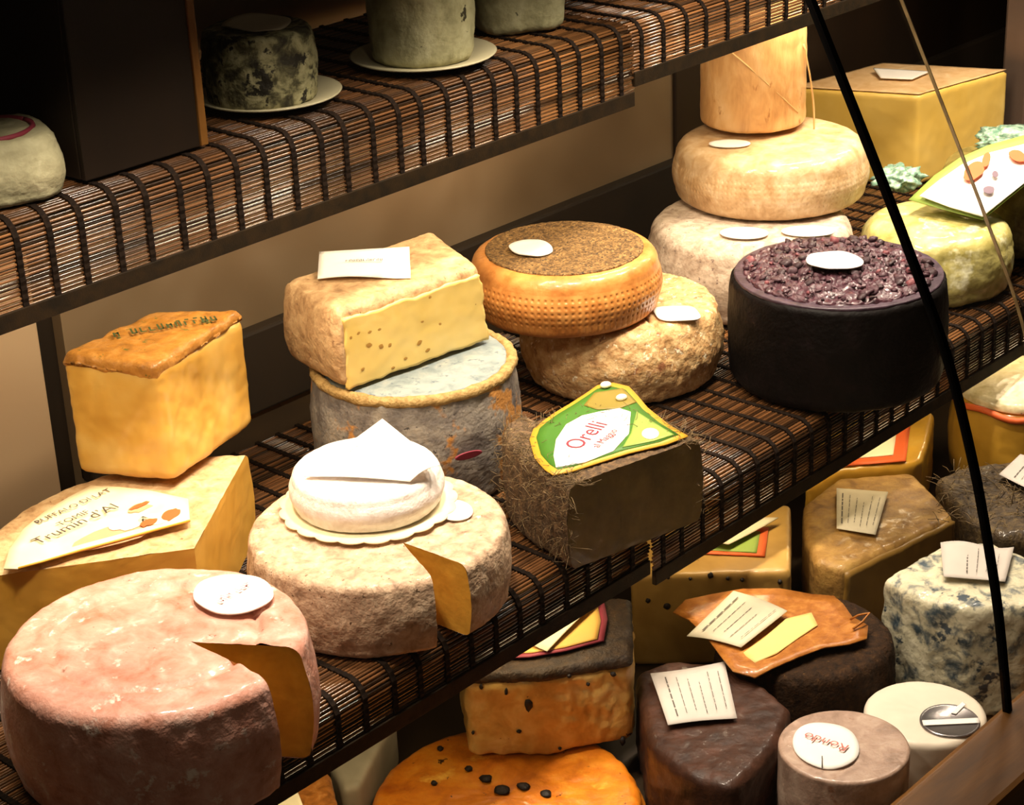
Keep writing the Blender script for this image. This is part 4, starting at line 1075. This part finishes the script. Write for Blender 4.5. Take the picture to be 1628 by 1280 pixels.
part('cream_picture', me, flat('cream_yellow_print', '#e0c878', 0.6), lb)
n1 = [at(1092, 1012, lz + 0.006), at(1178, 1030, lz + 0.008), at(1252, 972, lz + 0.009), at(1166, 940, lz + 0.008)]
o_n = single('price_tag', sheet(n1, 12, 10, lambda u, v: 0.002 * math.sin(u * PI)), M['tag'], 'large cream tag lying across the orange leaf-shaped label', 'tag', n1[0])
lines(n1, 0.0032, 5, M['ink_soft'], o_n, 0.1, 0.95, 0.0003, True)
part('string_tie', tube([at(1352, 985, lz + 0.006), at(1365, 978, lz + 0.012), at(1382, 975, lz + 0.014), at(1372, 988, lz + 0.01), at(1356, 1000, lz + 0.006)], 0.0012), mol, t)

# dark purple-brown wedge with white tag
zt = -0.140
px = [(1008, 1066), (1060, 1046), (1140, 1048), (1215, 1085), (1262, 1122), (1235, 1185), (1168, 1255), (1090, 1232), (1030, 1180)]
mpu = mat('plum_brown_rind', [(0.3, '#26140d'), (0.55, '#402619'), (0.8, '#5c3a2e')], 16, 7, 0.5, 0.4, 70, coat=0.18, spec=0.25)
t = thing('cheese_wedge', 'plum-brown glossy wedge with a white printed tag, lower deck', 'cheese', (0.26, -0.10, ZD))
part('rind', block([at(x, y, zt).xy for x, y in px], ZD, zt, 0.010, 0.003, None, 5, 0.0022, 26, 56), mpu, t)
n1 = [at(1062, 1156, zt + 0.003), at(1172, 1144, zt + 0.004), at(1152, 1056, zt + 0.004), at(1034, 1074, zt + 0.003)]
o_n = single('price_tag', sheet(n1, 12, 10, lambda u, v: 0.0016 + 0.001 * math.sin(u * 4 + v * 3)), M['tag_grey'], 'white wrinkled tag with grey print on the plum-brown wedge', 'tag', n1[0])
lines(n1, 0.0034, 6, M['ink_soft'], o_n, 0.1, 0.95, 0.0003, True)

# small cylinder with its oval label
c = (0.283, -0.239); r = 0.0568
mro = mat('mottled_mauve_rind', [(0.28, '#846a58'), (0.5, '#a98c7a'), (0.75, '#c4ac98')], 22, 7, 0.4, 0.35, 80, coat=0.5, spots=[('#8a5a3a', 14, 0.62, 0.1)])
t = thing('cheese_cylinder', 'small mauve-brown cylinder with an upside-down oval label, lower right', 'cheese', (c[0], c[1], ZD))
part('rind', rough(polar(c, circle_rim(c, r, c), 0, 2 * PI, ZD, profile(0.0985, 0.003, 0.003, 0.0), 120, 16, full=True), 0.0006, 30, 57), mro, t)
lc = at(1313, 1187, -0.1305)
lab = part('label', oval(lc, at(1366, 1196, -0.1305) - lc, at(1318, 1152, -0.1305) - lc, 0.0012, fold=0.002), M['paper'], t, label='white oval label with red lettering')
ux = at(1275, 1172, -0.13) - at(1350, 1196, -0.13); uy = at(1310, 1225, -0.13) - at(1310, 1187, -0.13)
part('lettering', text('Rondo', at(1313, 1184, -0.1305) + Vector((0, 0, 0.0034)), ux, uy, 0.0155), M['red_ink'], lab, False)
part('label_slit', tube([at(1307, 1202, -0.1275), at(1307, 1222, -0.1275)], 0.0004), M['ink'], lab)

# white tub-like cheese with metallic seal
c = (0.412, -0.243); r = 0.0555
t = thing('soft_cheese', 'white wrapped round cheese with a silver seal by the wood rail', 'cheese', (c[0], c[1], ZD))
part('wrapper', rough(polar(c, circle_rim(c, r, c), 0, 2 * PI, ZD, profile(0.069, 0.006, 0.006, 0.0), 100, 14, full=True), 0.0008, 30, 58), flat('white_wrapper', '#ddd0bc', 0.5, coat=0.3), t)
lc = at(1510, 1145, -0.158)
sl = part('seal', lathe((lc.x, lc.y), [(0, -0.1585), (0.0245, -0.1585), (0.026, -0.1575), (0.027, -0.159), (0.027, -0.1605), (0, -0.1605)], 48), flat('silver_foil', '#8c8786', 0.25, 0.8), t, label='round silver foil seal')
def seal_pt(px, py): return at(px, py, -0.1578)
part('seal_band', outline_sheet([seal_pt(x, y) for x, y in [(1466, 1146), (1556, 1142), (1558, 1150), (1468, 1154)]], 0.0006), M['paper'], sl)
part('seal_band', outline_sheet([seal_pt(x, y) for x, y in [(1512, 1134), (1530, 1116), (1536, 1120), (1520, 1136)]], 0.0006), M['paper'], sl)

# blue cheese
zt = -0.106
px = [(1392, 930), (1420, 900), (1490, 872), (1560, 862), (1660, 880), (1720, 930), (1640, 990), (1560, 1010), (1450, 975)]
mbl = mat('blue_veined_paste', [(0.34, '#3c4a52'), (0.42, '#85857a'), (0.5, '#c4bc9e'), (0.72, '#e0d8bc')], 20, 7, 0.5, 0.5, 90, coat=0.2, spots=[('#36424c', 15, 0.60, 0.05)])
t = thing('blue_cheese', 'blue-veined cream cheese with a white tag beside the glass seal', 'cheese', (0.58, -0.18, ZD))
pl = [at(x, y, zt).xy for x, y in [(1400, 918), (1490, 868), (1570, 858), (1680, 900), (1640, 965), (1545, 968), (1470, 955)]]
part('paste', block(pl, ZD, zt, 0.008, 0.003, None, 4, 0.0026, 34, 59), mbl, t)
n1 = [at(1500, 920, zt + 0.004), at(1598, 928, zt + 0.004), at(1612, 872, zt + 0.006), at(1495, 866, zt + 0.007)]
o_n = single('price_tag', sheet(n1, 12, 10, lambda u, v: 0.002 + 0.003 * math.sin(u * 6) * v), M['tag_grey'], 'crumpled white tag on the blue-veined cheese', 'tag', n1[0])
lines(n1, 0.004, 4, M['ink_soft'], o_n, 0.3, 0.9, 0.0003, True)

# yellow wrapped cheese behind
zt = -0.140
px = [(1262, 797), (1330, 772), (1462, 742), (1500, 640), (1420, 640), (1300, 720)]
mye = mat('golden_wrapped_paste', [(0.3, '#b08428'), (0.55, '#cf9f3a'), (0.8, '#e2bd62')], 9, 5, 0.35, 0.25, 50, coat=0.6)
pl = [at(x, y, zt).xy for x, y in [(1278, 776), (1330, 748), (1448, 738), (1468, 730), (1488, 655), (1400, 625), (1300, 700)]]
t = thing('wrapped_cheese', 'golden film-wrapped wedge with an orange-edged label under the shelf', 'cheese', (0.77, 0.09, ZD))
part('paste', block(pl, ZD, zt, 0.008, 0.003, None, 4, 0.002, 22, 60), mye, t)
lb = part('label', outline_sheet([at(x, y, zt + 0.0015) for x, y in [(1340, 742), (1440, 734), (1448, 672), (1380, 690)]], 0.001), M['orange_ink'], t, label='white label with an orange edge')
part('label_field', outline_sheet([at(x, y, zt + 0.0028) for x, y in [(1352, 730), (1420, 724), (1426, 684), (1385, 696)]], 0.0008), M['cream_print'], lb)

# tall golden cheese with an orange band, right edge
c = (1.040, 0.004); r = 0.082
t = thing('wrapped_cheese', 'golden wheel with a cream orange-edged cover at the right edge', 'cheese', (c[0], c[1], ZD))
part('paste', rough(polar(c, circle_rim(c, r, c), 0, 2 * PI, ZD, profile(0.108, 0.012, 0.01, 0.004), 130, 18, full=True), 0.0022, 24, 61), mye, t)
mco = mat('cream_flecked_cover', [(0.3, '#b8a676'), (0.55, '#d9cba2'), (0.8, '#ebe2c4')], 26, 6, 0.5, 0.3, 90, coat=0.3, spots=[('#5a5438', 40, 0.68, 0.03)])
def ptc(th, rr, z): return Vector((c[0] + rr * math.cos(th), c[1] + rr * math.sin(th), z))
part('cover', rough(polar(c, circle_rim(c, 0.080, c), 0, 2 * PI, ZD + 0.1075, profile(0.012, 0.010, 0.001, 0, 3), 130, 14, dome=0.010, full=True), 0.002, 30, 62), mco, t, label='cream flecked paper cover')
part('band', tube([ptc(i / 60 * 2 * PI, 0.0845, ZD + 0.104 + 0.003 * math.sin(i * 0.7)) for i in range(61)], 0.004, 8), M['orange_ink'], t, label='orange-red band')

# dark hay piece below it
zt = -0.140
mh2 = mat('dark_hay_rind', [(0.28, '#1e160a'), (0.5, '#40301a'), (0.72, '#6a5630'), (0.85, '#8f7a48')], 50, 9, 0.65, 0.9, 130, coat=0.3)
pl = [at(x, y, zt).xy for x, y in [(1484, 758), (1535, 738), (1640, 725), (1760, 760), (1700, 850), (1590, 850), (1542, 826)]]
t = thing('hay_cheese', 'dark hay-rinded piece on the lower deck behind the blue-veined cheese', 'cheese', (0.78, -0.11, ZD))
part('rind', block(pl, ZD, zt, 0.010, 0.003, None, 4, 0.003, 40, 63), mh2, t)
rnd = random.Random(9); tubes = []
for k in range(260):
    p = at(rnd.uniform(1490, 1700), rnd.uniform(745, 830), zt + 0.001); dd = Vector((rnd.gauss(0, 1), rnd.gauss(0, 1), rnd.uniform(0, 0.4))).normalized(); L = rnd.uniform(0.008, 0.026)
    tubes.append(tube([p, p + dd * L * 0.5 + Vector((0, 0, 0.002)), p + dd * L], 0.0004, 3))
hs = part('hay_stalks', join(tubes), bpy.data.materials['hay_stalk'], t); hs['kind'] = 'stuff'
n1 = [at(1588, 756, zt + 0.008), at(1640, 782, zt + 0.008), at(1670, 735, zt + 0.010), at(1622, 724, zt + 0.010)]
o_n = single('price_tag', sheet(n1, 10, 8, lambda u, v: 0.001), M['tag_grey'], 'white tag at the right edge on the dark hay-rinded piece', 'tag', n1[0])
lines(n1, 0.0022, 3, M['ink_soft'], o_n, 0.3, 0.9, 0.0003, True)

# lower left: pale grey wheel and an orange-wrapped wedge
c = (0.015, 0.125); 
mpg = mat('pale_grey_paste', [(0.3, '#9a9078'), (0.6, '#b8ae94'), (0.8, '#cfc6ae')], 10, 5, 0.55, 0.2, 80)
pl = [at(x, y, -0.178).xy for x, y in [(522, 1212), (545, 1256), (572, 1248), (606, 1180), (632, 1142), (590, 1125)]]
t = thing('cheese_block', 'plain pale grey piece behind the orange wheel, lower left', 'cheese', (0.03, 0.12, ZD))
part('paste', block(pl, ZD, -0.178, 0.005, 0.003, None, 3, 0.001, 24, 64), mpg, t)
pl = [at(x, y, -0.150).xy for x, y in [(380, 1300), (430, 1245), (495, 1212), (525, 1225), (545, 1300), (500, 1380), (420, 1380)]]
t = thing('wrapped_cheese', 'orange-brown wrapped piece at the bottom edge below the pink wheel', 'cheese', (-0.07, 0.07, ZD))
part('wrapper', block(pl, ZD, -0.150, 0.006, 0.003, None, 3, 0.002, 40, 65), mat('orange_brown_wrapper', [(0.3, '#6a3c10'), (0.55, '#a8682a'), (0.8, '#cf9a58')], 30, 6, 0.4, 0.5, 80, coat=0.4), t)
part('label', outline_sheet([at(x, y, -0.147) for x, y in [(408, 1290), (420, 1270), (468, 1246), (485, 1290)]], 0.001), M['cream_print'], t, label='cream label')
